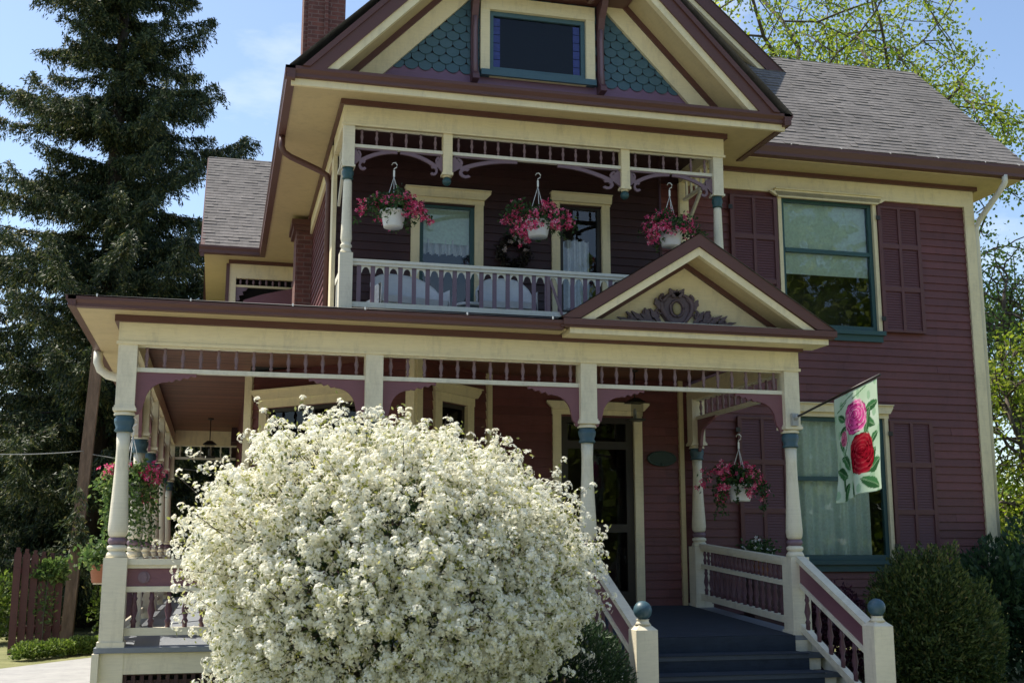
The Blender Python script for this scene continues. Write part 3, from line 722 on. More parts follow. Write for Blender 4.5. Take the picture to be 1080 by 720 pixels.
# bay walls (45 degrees): prow at (2.13,1.56)
s2 = math.sqrt(.5)
clapboard('clapboard_wall', (.32, 3.37), (1, -1), 2.56, .8, 3.87, holes=[(.36, 2.05, 1.5, 3.42)])
window((.32, 3.37), (1, -1), .36, 2.05, 1.5, 3.40, rail=2.5, head=.17, side=.12, curtain=None, frame='door', gl='glassd')
clapboard('clapboard_wall', (2.13, 1.56), (1, 1), 1.61, .8, 3.87, holes=[(.5, 1.05, 1.5, 3.40)])
window((2.13, 1.56), (1, 1), .5, 1.05, 1.5, 3.40, rail=2.5, head=.17, side=.14, frame='door', gl='glassd')
clapboard('clapboard_wall', (.32, 10.8), (0, -1), 7.43, .8, 3.87)
for o_, d_, bs_ in (((.32, 3.37, 0), (1, -1), ((-.02, .10), (2.47, 2.59))), ((2.13, 1.56, 0), (1, 1), ((.0, .11), (1.52, 1.62)))):
    for a_, c_ in bs_: MB().frame(o_, d_).box(a_, c_, -.045, .02, .8, 3.86).build('corner_board', M['cream'], H)
MB().box(.285, .318, 3.40, 3.5, .8, 3.86).build('corner_board', M['cream'], H)

# ---- portico gable over the steps
xc, xl, xr, zb, zp = 4.815, 3.29, 6.34, 3.985, 4.955
b = MB(); b.prism([(xl, zb), (xc, zp), (xr, zb), (xr-.2, zb), (xc, zp-.135), (xl+.2, zb)], 'y', -.455, -.40); b.build('fascia', M['brown'], H)
b = MB(); b.prism([(xl+.21, zb-.005), (xc, zp-.14), (xr-.21, zb-.005), (xr-.35, zb-.005), (xc, zp-.23), (xl+.35, zb-.005)], 'y', -.43, -.36); b.build('rake_board', M['cream'], H)
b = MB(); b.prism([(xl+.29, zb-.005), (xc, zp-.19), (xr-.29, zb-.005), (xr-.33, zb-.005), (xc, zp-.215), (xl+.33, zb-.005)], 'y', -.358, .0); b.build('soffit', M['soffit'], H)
b = MB(); b.prism([(xl+.33, zb-.0), (xc, zp-.217), (xr-.33, zb-.0), (xr-.43, zb), (xc, zp-.275), (xl+.43, zb)], 'y', -.06, -.02); b.build('moulding', M['brown'], H)
b = MB(); b.prism([(xl+.3, zb-.02), (xc, zp-.18), (xr-.3, zb-.02)], 'y', -.018, .02); tym = b.build('gable', M['cream'], H)
b = MB(); b.box(xl+.02, xr+.02, -.47, -.04, zb-.075, zb-.01); b.box(xl+.0, xr+.0, -.45, -.04, zb-.095, zb-.075); b.build('cornice', M['brown'], H)
b = MB(); b.box(xl+.1, xr-.06, -.42, -.05, 3.832, 3.89); b.build('cornice', M['cream'], H)
b = MB(); b.box(xl+.4, xr-.4, -.10, -.02, zb-.01, zb+.075); b.build('ledge', M['white'], H)
b = MB(); b.quad((xl-.02, -.47, zb-.005), (xc, -.47, zp+.01), (xc, 1.49, zp+.01), (xl-.02, 1.49, zb-.005)); b.quad((xc, -.47, zp+.01), (xr+.02, -.47, zb-.005), (xr+.02, 1.49, zb-.005), (xc, 1.49, zp+.01)); b.build('portico_roof', M['shingle'], H)
b = MB(); b.prism([(xl, zb-.0), (xc, zp), (xr, zb)], 'y', 1.45, 1.48); b.build('portico_back', M['brown'], H)
# carved ornament: cartouche with oval boss, scrolling leaves both sides
b = MB(); zc0 = 4.06
def leafshape(x, z, L_, w, ang, y=-.05, t=.03):
    pts = []
    for i in range(9):
        q_ = i/8; ww = w*math.sin(PI*min(1, q_*.9+.08))**.8*(1+.25*math.sin(q_*14)); pts.append((q_*L_, ww))
    pts += [(p[0], -p[1]*.7) for p in pts[::-1]]
    ca, sa = math.cos(ang), math.sin(ang); pl = [(x+p[0]*ca-p[1]*sa, z+p[0]*sa+p[1]*ca) for p in pts]
    b.prism(pl, 'y', y-t, y)
def curl(x, z, r, s, y=-.055, tk=.018, turns=1.35, a0=0):
    pts = []
    for i in range(17):
        q_ = i/16; a = a0+s*q_*turns*2*PI; rr = r*(1-.75*q_); pts.append((x+rr*math.cos(a), y, z+rr*math.sin(a)))
    b.tube(pts, [tk*(1-.4*i/16) for i in range(17)], 6)
oc = 4.70
b.prism([(oc+x, zc0+z) for x, z in ((-.10, 0), (.10, 0), (.13, .06), (.17, .12), (.19, .22), (.165, .33), (.10, .385), (.05, .40), (0, .42), (-.05, .40), (-.10, .385), (-.165, .33), (-.19, .22), (-.17, .12), (-.13, .06))], 'y', -.05, -.015)
for s in (-1, 1):
    b.tube([(oc+s*x, -.06, zc0+z) for x, z in ((.03, .40), (.10, .385), (.15, .34), (.175, .27), (.17, .19), (.14, .12), (.10, .06), (.06, .02))], [.012, .02, .026, .03, .028, .024, .02, .014], 7)
    curl(oc+s*.15, zc0+.345, .05, -s, a0=PI/2); curl(oc+s*.20, zc0+.16, .055, s, a0=-PI/2)
    leafshape(oc+s*.02, zc0+.36, .13, .035, PI/2-s*.5, -.05); leafshape(oc+s*.19, zc0+.20, .15, .04, PI/2-s*.35, -.045)
    for (dx, dz, L_, w, an) in ((.20, .02, .21, .036, 1.0), (.24, .0, .22, .034, .62), (.30, .05, .17, .03, 1.15), (.36, .02, .21, .032, .70), (.42, .0, .19, .028, .28), (.47, .04, .15, .026, .80), (.53, .02, .16, .024, .30), (.58, .005, .15, .02, .0)):
        leafshape(oc+s*dx, zc0+dz, L_, w, an if s > 0 else PI-an, -.035-.02*random.random())
    curl(oc+s*.27, zc0+.045, .05, s, a0=0 if s > 0 else PI); curl(oc+s*.41, zc0+.03, .04, -s, a0=PI if s > 0 else 0); curl(oc+s*.36, zc0+.15, .045, s, a0=1); curl(oc+s*.54, zc0+.07, .03, s, a0=2)
b.tube([(oc+.075*math.cos(a), -.06, zc0+.215+.105*math.sin(a)) for a in np.linspace(0, 2*PI, 22)], .014, 6)
for k in range(5): leafshape(oc, zc0+.37, .09, .022, PI/2+(k-2)*.45, -.055)
b.v = [(x, y, zc0-.02+(z-zc0)*.84) for x, y, z in b.v]; b.build('carved_ornament', paint('ornament_paint', (.12, .082, .098), .5, .3, 6), tym)
b = MB(); b.ball((oc, -.055, zc0+.16), .062, 14, (.8, .35, 1.1)); b.build('boss', paint('gilt_paint', (.32, .27, .14), .45, .2), tym)

# ---- upper balcony
YB = 1.55
b = MB(); b.box(1.24, 6.02, YB-.07, YB+.07, 6.56, 6.79); b.box(1.24, 1.38, YB+.07, 2.66, 6.56, 6.79); b.box(5.88, 6.02, YB+.07, 2.64, 6.56, 6.79); b.box(1.225, 6.035, YB-.085, YB-.071, 6.545, 6.575); b.build('balcony_beam', M['cream'], H)
b = MB(); b.box(1.20, 6.06, YB-.11, YB-.072, 6.787, 6.85); b.box(1.20, 1.238, YB-.07, 9.5, 6.787, 6.85); b.box(6.022, 6.06, YB-.07, 2.6, 6.787, 6.85); b.build('moulding', M['brown'], H)
b = MB(); b.box(.62, 6.62, 1.06, YB-.07, 6.853, 6.868); b.box(.62, 1.21, YB-.07, 9.3, 6.853, 6.868); b.box(6.05, 6.62, YB-.07, 2.3, 6.853, 6.868); b.build('soffit', M['soffit'], H)
b = MB(); b.box(.60, 6.64, 1.02, 1.062, 6.79, 6.868); b.build('rake_board', M['cream'], H)
b = MB(); b.prism([(.94, 6.985), (.94, 6.95), (.975, 6.91), (.975, 6.872), (1.06, 6.862), (1.06, 6.985)], 'x', .53, 6.70)
b.prism([(.53, 6.985), (.53, 6.95), (.55, 6.91), (.55, 6.845), (.64, 6.835), (.64, 6.985)], 'y', .94, 9.22)
b.prism([(6.72, 6.985), (6.72, 6.95), (6.69, 6.91), (6.69, 6.845), (6.60, 6.835), (6.60, 6.985)], 'y', .94, 2.35)
b.build('gutter', M['brown'], H)
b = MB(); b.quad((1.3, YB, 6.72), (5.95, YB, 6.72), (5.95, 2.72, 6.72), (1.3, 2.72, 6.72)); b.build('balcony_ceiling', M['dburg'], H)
b = MB(); b.box(1.3, 5.95, 1.53, 2.72, 4.12, 4.2); b.build('balcony_floor', M['greyblue'], H)
def upost_meshes():
    b = MB(); q = .065; z = lambda a: a-4.38; p = .075
    b.box(-q, q, -q, q, z(6.05), z(6.56)); b.box(-q-.012, q+.012, -q-.012, q+.012, z(6.045), z(6.07))
    b.lathe([(.045, z(5.90)), (.05, z(5.86)), (.055, z(5.6)), (.062, z(5.3)), (.066, z(5.2)), (.058, z(5.16)), (.05, z(5.14)), (.066, z(5.12)), (.068, z(5.10)), (.05, z(5.085)), (.064, z(5.05)), (.07, z(5.02))], 16)
    b.box(-p, p, -p, p, -.25, z(5.02))
    c = MB().lathe([(.05, z(5.90)), (.066, z(5.915)), (.055, z(5.935)), (.068, z(5.97)), (.068, z(6.0)), (.056, z(6.02)), (.066, z(6.045))], 16)
    return b.mesh('balcony_post', M['off']), c.mesh('band', M['dteal'])
UM = upost_meshes()
for x in (1.31, 5.94): o = inst(UM[0], 'balcony_post', H, (x, YB, 4.38)); inst(UM[1], 'band', o, (x, YB, 4.38))
PEm = MB().box(-.055, .055, -.055, .055, 6.07, 6.562); PEm.box(-.065, .065, -.065, .065, 6.04, 6.07); PEm.lathe([(.045, 6.02), (.05, 6.04)], 12); PEm = PEm.mesh('pendant', M['cream'])
PBm = MB().ball((0, 0, 5.975), .055, 12).mesh('ball', M['dteal'])
for x in (2.48, 4.71): o = inst(PEm, 'pendant', H, (x, YB, 0)); inst(PBm, 'ball', o, (x, YB, 0))
def fret(s):
    b = MB(); t0, t1 = -.014, .014
    top = []; bot = []
    for i in range(15):
        q_ = i/14; u = .10+.52*q_; zz = -.02-.13*(1-q_)**2.2; top.append((s*u, zz+.016+.01*(1-q_))); bot.append((s*u, zz-.016-.012*(1-q_)))
    b.prism(top+bot[::-1], 'y', t0, t1)
    def ring(cx, cz, r, w, a0, a1):
        o_ = [(s*(cx+r*math.cos(a)), cz+r*math.sin(a)) for a in np.linspace(a0, a1, 12)]; i_ = [(s*(cx+(r-w)*math.cos(a)), cz+(r-w)*math.sin(a)) for a in np.linspace(a0, a1, 12)]
        b.prism(o_+i_[::-1], 'y', t0, t1)
    ring(.13, -.205, .062, .032, .9, 5.6); ring(.045, -.085, .06, .026, -2.6, 1.4); b.prism([(s*x, z) for x, z in ((0, -.03), (.03, -.02), (.12, -.15), (.11, -.19), (.07, -.16), (0, -.22))], 'y', t0, t1)
    b.prism([(s*x, z) for x, z in ((.02, 0), (.62, 0), (.62, -.018), (.02, -.018))], 'y', t0-.001, t1+.001)
    return b.mesh('bracket', M['mauve'])
FR = {1: fret(1), -1: fret(-1)}
for x0, x1, n in ((1.376, 2.424, 6), (2.536, 4.654, 13), (4.766, 5.874, 6)):
    b = MB(); b.box(x0, x1, YB-.028, YB+.028, 6.30, 6.338); b.box(x0, x1, YB-.02, YB+.02, 6.53, 6.548); fo = b.build('spindle_frieze', M['white'], H); w = (x1-x0)/n
    for i in range(n): inst(SPU, 'spindle', fo, (x0+w*(i+.5), YB, 6.337))
    k = min(1, (x1-x0)/1.28); inst(FR[1], 'bracket', fo, (x0, YB, 6.299), 0, (k if n < 10 else 1.3, 1, 1)); inst(FR[-1], 'bracket', fo, (x1, YB, 6.299), 0, (k if n < 10 else 1.3, 1, 1))
for X, y0, y1 in ((1.31, YB+.08, 2.6), (5.94, YB+.08, 2.6)):
    b = MB(); b.box(X-.025, X+.025, y0, y1, 6.30, 6.338)
    for i in range(6): b.box(X-.014, X+.014, y0+(y1-y0)*(i+.5)/6-.014, y0+(y1-y0)*(i+.5)/6+.014, 6.338, 6.56)
    b.box(X-.02, X+.02, y0, y1, 4.88, 4.95); b.box(X-.02, X+.02, y0, y1, 4.40, 4.46)
    for i in range(6): b.box(X-.01, X+.01, y0+(y1-y0)*(i+.5)/6-.02, y0+(y1-y0)*(i+.5)/6+.02, 4.46, 4.88)
    b.bar((X, y1-.02, 5.9), (X, y1-.55, 6.28), .03, .05)
    b.build('side_frieze', M['white'], H)
b = MB(); b.box(5.87, 6.0, 2.60, 2.66, 4.4, 6.56); b.build('pilaster', M['cream'], H)
# balcony railing: flat sawn balusters with little arches
b = MB(); b.box(1.385, 5.865, YB-.045, YB+.045, 4.925, 4.96); b.box(1.385, 5.865, YB-.03, YB+.03, 4.89, 4.925); b.box(1.385, 5.865, YB-.035, YB+.035, 4.40, 4.458); ro = b.build('railing', M['white'], H)
BFm = MB().box(-.024, .024, -.010, .010, 4.458, 4.89).mesh('baluster', M['mauve'])
n = 28; w = (5.865-1.385)/n
b = MB()
for i in range(n):
    u = 1.385+w*(i+.5); inst(BFm, 'baluster', ro, (u, YB, 0))
for i in range(n+1):
    u = 1.385+w*i; a = w/2-.027
    if i in (0, n): continue
    for s in (-1, 1):
        b.prism([(u+s*a, 4.889), (u+s*a, 4.80), (u+s*a*.86, 4.815), (u+s*a*.72, 4.845), (u+s*a*.4, 4.868), (u, 4.876), (u, 4.889)], 'y', YB-.009, YB+.009)
b.build('arch_trim', M['white'], ro)
b = MB(); b.box(3.70, 3.74, YB-.03, YB+.03, 4.458, 4.888); b.bar((3.74, YB-.03, 4.84), (3.88, YB-.05, 4.42), .02, .03); b.build('brace', M['spind'], ro)
# balcony back wall with window and door
clapboard('clapboard_wall', (1.3, 2.72), (1, 0), 4.7, 4.2, 6.72, holes=[(1.05, 1.77, 4.5, 6.07), (2.91, 3.49, 4.2, 6.18)], mat='burg_shade')
window((0, 2.72), (1, 0), 2.35, 3.07, 4.42, 6.06, rail=4.62, head=.13, side=.11, blind=(2.39, 3.03, 5.55, 6.02, 'blind'), gl='glass', curtain=(2.4, 3.02, 5.42, 5.6, 'wcurt', 60))
window((0, 2.72), (1, 0), 4.21, 4.79, 4.25, 6.17, rail=4.72, head=.09, side=.11, ears=.02, frame='door', curtain=(4.29, 4.66, 4.8, 5.72, 'wcurt', 60), sill=False)
b = MB(); b.tube([(5.25, 1.75, 4.3), (5.25, 1.75, 6.7)], .016, 6); b.build('conduit', M['dburg'], H)
# side wall of the gable mass, corner board, downspout
clapboard('clapboard_wall', (1.29, 9.6), (0, -1), 6.75, 4.3, 6.79, mat='burg')
b = MB(); b.box(1.24, 1.287, 2.62, 2.90, 4.3, 6.56); b.box(1.24, 1.285, 2.9, 9.6, 6.58, 6.79); b.build('corner_board', M['cream'], H)
b = MB(); b.tube([(.60, 2.85, 6.85), (.60, 2.85, 6.70), (.63, 2.86, 6.63), (.72, 2.88, 6.58), (1.10, 2.98, 6.46), (1.19, 3.0, 6.41), (1.22, 3.02, 6.30), (1.22, 3.02, 4.5)], .04, 10); b.build('downspout', M['brown'], H)
# front gable
gx, gz, gs = 3.625, 9.98, 1.03; EL, ER, ez = .60, 6.66, 6.985
def rake(off0, off1, y0, y1, name, mat, zcut=ez):
    """inverted V board between perpendicular offsets off0 (outer) and off1 (inner) below the roof line"""
    k = math.hypot(1, gs); o0, o1 = off0*k, off1*k
    xl0 = gx-(gz-o0-zcut)/gs; xl1 = gx-(gz-o1-zcut)/gs; b = MB()
    b.prism([(xl0, zcut), (gx, gz-o0), (2*gx-xl0, zcut), (2*gx-xl1, zcut), (gx, gz-o1), (xl1, zcut)], 'y', y0, y1); return b.build(name, M[mat], H)
rake(0.0, .19, .94, 1.0, 'fascia', 'brown'); rake(.0, .06, .915, .94, 'fascia', 'brown')
rake(.19, .275, .965, 1.05, 'rake_board', 'cream')
rake(.245, .262, 1.052, YB, 'soffit', 'soffit')
rake(.263, .33, YB-.10, YB-.05, 'moulding', 'brown')
rake(.33, .53, YB-.07, YB-.02, 'rake_board', 'cream')
b = MB(); b.prism([(EL+.3, ez), (gx, gz-.3), (ER-.3, ez)], 'y', YB+.06, YB+.12); gab = b.build('gable', M['mauve'], H)
b = MB(); b.prism([(EL+.75, ez+.02), (ER-.75, ez+.02), (ER-1.0, 7.375), (EL+1.0, 7.375)], 'y', YB-.015, YB+.05); b.build('skirt_board', paint('purple_band_paint', (.20, .105, .18), .5, .15), gab)
# fish-scale shingles in real overlapping courses
b = MB(); SW, SE = .168, .104; zz = 7.345; row = 0
while zz < 9.5:
    half = (gz-.50*math.hypot(1, gs)-zz)/gs
    u = gx-half-SW*(1+.5*(row % 2))
    u = math.floor((gx-half-2.9)/SW)*SW+(SW/2 if row % 2 else 0)+gx-math.floor(gx/SW)*SW
    u = gx+math.floor(-half/SW)*SW-(SW/2 if row % 2 else 0)
    while u < gx+half+SW:
        c = u+SW/2
        if abs(c-gx) < half+SW*.4 and not (2.94 < c < 4.30 and zz < 8.30):
            g_ = SW/2-.004; y = YB-.030+random.uniform(-.003, .003); h = SE*1.15
            pts = [(c-g_, zz+h), (c-g_, zz+.045), (c-g_*.8, zz+.015), (c-g_*.45, zz-.004), (c, zz-.012), (c+g_*.45, zz-.004), (c+g_*.8, zz+.015), (c+g_, zz+.045), (c+g_, zz+h)]
            t = lambda p: (p[0], y+(p[1]-zz)*.13, p[1]); bk = lambda p: (p[0], y+.012+(p[1]-zz)*.13, p[1])
            n_ = len(pts); b.add([t(p) for p in pts]+[bk(p) for p in pts], [list(range(n_))]+[(i, n_+i, n_+i+1, i+1) for i in range(n_-1)])
        u += SW
    zz += SE; row += 1
b.build('scale_shingles', M['teal'], gab)
window((0, YB-.03), (1, 0), 2.98, 4.21, 7.40, 8.19, head=.08, side=.115, ears=.0, frame='teal', sill=False, gl='glassd', headless=True, depth=.3)
b = MB(); b.box(2.865, 4.325, YB-.085, YB-.01, 8.19, 8.36); b.box(2.98, 4.21, YB-.07, YB-.03, 7.32, 7.40); b.build('casing', M['cream'], gab)
b = MB(); b.box(2.87, 4.33, YB-.11, YB-.02, 7.325, 7.398); b.build('sill', M['teal'], gab)
b = MB(); b.box(3.035, 4.155, YB+.02, YB+.03, 7.46, 8.13); b.build('insect_screen', M['screen'], gab)
b = MB()
for a in (3.04, 4.06):
    for i in range(6): b.box(a, a+.085, YB-.004, YB+.004, 7.47+i*.108, 7.57+i*.108)
b.build('stained_glass', M['stain'], gab)
b = MB(); k = math.hypot(1, gs); hh = (gz-.30*k-8.40)/gs; b.prism([(gx-hh, 8.40), (gx+hh, 8.40), (gx+hh-.1, 8.52), (gx-hh+.1, 8.52)], 'y', 1.1, YB-.02); b.build('cross_beam', M['brown'], gab)
b = MB()
for x in (3.03, 3.32, 3.61, 3.90, 4.2): b.box(x-.03, x+.03, 1.20, 1.30, 8.32, 8.40)
b.build('dentil', M['brown'], gab)
for x in (2.79, 4.40):
    b = MB(); pts = [(YB-.02, 7.22), (YB-.19, 7.235), (YB-.185, 7.29), (YB-.12, 7.36), (YB-.085, 7.5), (YB-.08, 7.9), (YB-.10, 8.05), (YB-.16, 8.2), (YB-.27, 8.32), (YB-.30, 8.40), (YB-.02, 8.40)]
    b.prism(pts, 'x', x-.04, x+.04); co = b.build('console', M['mauve'] if False else paint('console_paint', (.12, .055, .065), .5, .15), gab)
    b = MB(); b.tube([(x, YB-.13, 7.33), (x, YB-.10, 7.5), (x, YB-.095, 7.9), (x, YB-.115, 8.06)], .026, 8); b.build('half_round', M['mauve'], co)
# gable roof body (shingled), ridge runs back
b = MB()
e0 = .93; e1 = 10.6
b.quad((EL-.03, e1, ez-.01), (EL-.03, e0-.03, ez-.01), (gx, e0-.03, gz+.02), (gx, e1, gz+.02)); b.quad((gx, e1, gz+.02), (gx, e0-.03, gz+.02), (ER+.03, e0-.03, ez-.01), (ER+.03, e1, ez-.01))
b.build('roof', M['shingle'], H)
# rear cross gable
rx, rzp, rs = 5.62, 11.50, .88; foot = 9.35
def rake2(o0, o1, y0, y1, name, mat):
    k = math.hypot(1, rs); a0, a1 = o0*k, o1*k; b = MB(); zc = 8.6
    b.prism([(rx-(rzp-a0-zc)/rs, zc), (rx, rzp-a0), (rx+(rzp-a0-zc)/rs, zc), (rx+(rzp-a1-zc)/rs, zc), (rx, rzp-a1), (rx-(rzp-a1-zc)/rs, zc)], 'y', y0, y1); b.build(name, M[mat], H)
rake2(0, .19, 4.22, 4.28, 'fascia', 'brown'); rake2(.19, .26, 4.25, 4.32, 'rake_board', 'cream'); rake2(.235, .25, 4.32, 4.75, 'soffit', 'soffit'); rake2(.251, .32, 4.66, 4.70, 'moulding', 'brown'); rake2(.32, .50, 4.68, 4.72, 'rake_board', 'cream')
b = MB(); b.prism([(rx-3.2, 8.9), (rx, rzp-.4), (rx+3.2, 8.9)], 'y', 4.725, 4.8); b.build('gable', M['teal'], H)
b = MB(); hw = 3.6; zl = rzp-hw*rs
b.quad((rx-hw, 8.5, zl), (rx-hw, 4.2, zl), (rx, 4.2, rzp+.015), (rx, 8.5, rzp+.015)); b.quad((rx, 8.5, rzp+.015), (rx, 4.2, rzp+.015), (rx+hw, 4.2, zl), (rx+hw, 8.5, zl)); b.build('roof', M['shingle'], H)
# left wing at the back
roof_slope('roof', (-.46, 9.18, 6.99), (1, 0, 0), (0, 1, MR), 2.2, 2.62*sc_)
b = MB(); b.quad((-.46, 11.8, 9.50), (-.46, 14.4, 7.0), (3, 14.4, 7.0), (3, 11.8, 9.50)); b.quad((-.46, 9.18, 6.975), (1.8, 9.18, 6.975), (1.8, 11.8, 9.49), (-.46, 11.8, 9.49)); b.build('roof', M['shingle'], H)
b = MB(); b.prism([(9.12, 6.985), (9.12, 6.95), (9.15, 6.91), (9.15, 6.855), (9.25, 6.845), (9.25, 6.985)], 'x', -.5, .64)
b.prism([(9.16, 6.98), (11.8, 9.48), (14.4, 6.98), (14.4, 6.78), (11.8, 9.28), (9.16, 6.78)], 'x', -.48, -.41); b.build('gutter', M['brown'], H)
b = MB(); b.box(-.41, 1.25, 9.24, 9.62, 6.85, 6.866); b.box(-.41, .02, 9.62, 14, 6.85, 6.866); b.build('soffit', M['soffit'], H)
b = MB(); b.box(.02, 1.24, 9.56, 9.615, 6.78, 6.848); b.box(-.02, .04, 9.56, 9.61, 4.4, 6.78); b.build('moulding', M['brown'], H)
b = MB(); b.box(.04, 1.25, 9.58, 9.66, 6.52, 6.78); b.box(.04, .16, 9.58, 9.66, 4.5, 6.52); b.box(.16, 1.25, 9.60, 9.65, 6.36, 6.40); b.box(.04, .06, 9.66, 14, 4.5, 6.78); b.build('frieze_board', M['cream'], H)
b = MB(); b.box(.16, 1.25, 9.9, 9.95, 4.4, 6.6); b.build('clapboard_wall', M['dark'], H)  # not boards: dark sheet painted as the shade inside the recessed opening
b = MB()
for i in range(9): b.lathe([(.012, 0), (.026, .06), (.012, .12)], 6, (.24+i*.115, 9.62, 6.40))
b.prism([(.16, 6.36), (.38, 6.36), (.34, 6.30), (.28, 6.28), (.30, 6.22), (.22, 6.2), (.24, 6.12), (.16, 6.1)], 'y', 9.61, 9.64); b.build('bracket', M['mauve'], H)
b = MB(); b.prism([(.3, 6.08), (.62, 6.20), (1.24, 6.36), (1.24, 5.9), (.3, 5.95)], 'y', 9.40, 9.57); b.build('awning', M['mburg'], H)
# left porch corner downspout
b = MB(); b.tube([(-1.36, 2.1, 3.86), (-1.36, 2.1, 3.74), (-1.33, 2.1, 3.66), (-1.25, 2.1, 3.60), (-1.0, 2.1, 3.54), (-.9, 2.1, 3.54)], .05, 10); b.build('downspout', M['white'], H)
# chimney
b = MB(); b.box(1.10, 1.70, 6.5, 7.15, 6.9, 11.6); b.box(1.03, 1.10, 6.56, 7.1, 6.9, 11.6); b.box(1.36, 1.42, 6.46, 6.5, 7.0, 11.6); b.box(1.0, 1.74, 6.42, 7.2, 11.6, 11.8)
b.box(1.03, 1.285, 6.5, 7.15, 3.8, 6.7); ch = b.build('chimney', M['brick'], H)
b = MB(); b.box(.98, 1.285, 6.44, 7.2, 6.62, 6.70); b.box(.95, 1.285, 6.40, 7.24, 6.70, 6.786); b.build('cap', M['brown'], ch)
b = MB(); pts = [(1.7, 6.9, 10.15+.0)]; b.tube([(1.7, 6.8, 10.15)]+[(1.7+i*.5, 6.8+i*.2, 10.15-.14*math.sin(i/8*PI)-.03*i) for i in range(1, 9)], .012, 5); b.build('cable', M['metal'], ch)
# plain rear shell so the house is solid from other sides
b = MB(); b.box(1.4, 10.35, 4.5, 7.0, .3, 6.8); b.box(1.4, 5.8, 3.4, 10.5, .3, 6.8); b.box(.45, 5.8, 3.6, 13.8, .3, 3.6); b.box(.2, 5.5, 10.0, 13.8, 3.6, 6.85); b.build('inner_wall', M['dburg'], H)

# ------------------------------------------------------------------ things on and around the house
def hanging_basket(label, loc, hook_h, seed, r=.125, trail=0, spread=.36, nf=150, grp='hanging flower baskets', side=0):
    """loc = pot base centre; hook_h above base"""
    rg = np.random.default_rng(seed); t = thing('hanging_basket', label, 'hanging basket', loc, grp); x, y, z = loc
    MB_ = MB(); MB_.M = Matrix.Translation(loc)
    MB_.M = Matrix.Translation(loc) @ Matrix.Diagonal((1, 1, r/.135, 1)); MB_.lathe([(.001, 0), (r*.72, 0), (r*.74, .012), (r*.80, .05), (r*.80, .055), (r*.95, .15), (r*1.03, .152), (r*1.03, .172), (r*.93, .172), (r*.9, .13), (.001, .13)], 20).build('pot', M['plast'], t)
    h = MB(); h.M = Matrix.Translation(loc)
    for k in range(3):
        a = 2*PI*k/3+.4; h.tube([(r*.98*math.cos(a), r*.98*math.sin(a), .16), (0, 0, hook_h-.13)], .004, 5)
    h.box(-.010, .010, -.005, .005, hook_h-.13, hook_h-.05)
    h.tube([(0, 0, hook_h-.05), (.0, 0, hook_h-.03), (.03, 0, hook_h-.01), (.035, 0, hook_h+.02), (.015, 0, hook_h+.045), (-.015, 0, hook_h+.04), (-.028, 0, hook_h+.015)], .006, 6).build('hanger', M['plast'], t)
    base = np.array(loc)+np.array([0, 0, .17*r/.135])
    # drooping stems
    stems = []
    for k in range(26):
        a = 2*PI*(k+rg.uniform(-.4, .4))/26; L_ = spread*rg.uniform(.45, 1.05); up = rg.uniform(.06, .2); drop = rg.uniform(.05, .26)
        q_ = np.linspace(0, 1, 10)[:, None]; p = base+np.concatenate([np.cos(a)*L_*q_+.02*side*q_, np.sin(a)*L_*q_*.85, up*np.sin(q_*PI*.8)*1.2-drop*q_**3], 1); stems.append(p)
    for k in range(trail):
        a = rg.uniform(0, 2*PI); L_ = spread*rg.uniform(.4, .8); q_ = np.linspace(0, 1, 14)[:, None]; p = base+np.concatenate([np.cos(a)*L_*np.minimum(1, q_*2.2), np.sin(a)*L_*np.minimum(1, q_*2.2), .04*np.sin(q_*PI)-rg.uniform(.3, .65)*q_**2], 1); stems.append(p)
    allp = np.concatenate([p[2:] for p in stems])
    idx = rg.integers(0, len(allp), 1500+trail*60); c = allp[idx]+rg.normal(size=(len(idx), 3))*.028
    inner = base+rg.normal(size=(520, 3))*np.array([.09, .09, .05])+np.array([0, 0, .06]); c = np.concatenate([c, inner])
    v, f = quads(c, rg.uniform(.018, .034, len(c)), rg.uniform(.010, .018, len(c))); fast('foliage', v, f, M['bleafl' if trail > 12 else 'bleaf'], t)
    tips = np.concatenate([p[4:] for p in stems[:26]]); tips = tips[(np.hypot(tips[:, 0]-x, tips[:, 1]-y) > r*1.25) | (tips[:, 2] > z+.27)]; cc = tips[rg.integers(0, len(tips), 34 if trail < 13 else 20)]; cen = np.repeat(cc, nf//12, 0)+rg.normal(size=(len(cc)*(nf//12), 3))*.036
    n = unit(cen-base+rg.normal(size=cen.shape)*.4+np.array([0, -.3, 0])); v, f = flowers(cen, n, rg.uniform(.022, .038, len(cen))); fast('blossoms', v, f, M['flower'], t)
    return t
hanging_basket('white pot of pink flowers hanging before the balcony window, nearest the left balcony post', (1.86, 1.62, 5.385), .75, 11, spread=.42, r=.155)
hanging_basket('white pot of pink flowers hanging mid balcony, between the wreath and the balcony door', (3.62, 1.62, 5.385), .765, 12, spread=.46, r=.155)
hanging_basket('white pot of pink flowers hanging over the peak of the small porch gable', (5.33, 1.62, 5.38), .78, 23, spread=.42, r=.155)
hanging_basket('white pot of pink flowers hanging in the right end of the porch above the railing', (6.0, 1.30, 2.24), .75, 14, spread=.44, trail=3, r=.155)
hanging_basket('large trailing basket of pink flowers and ivy behind the left corner porch post', (-.88, 1.25, 2.18), .80, 15, spread=.36, trail=34, r=.14)

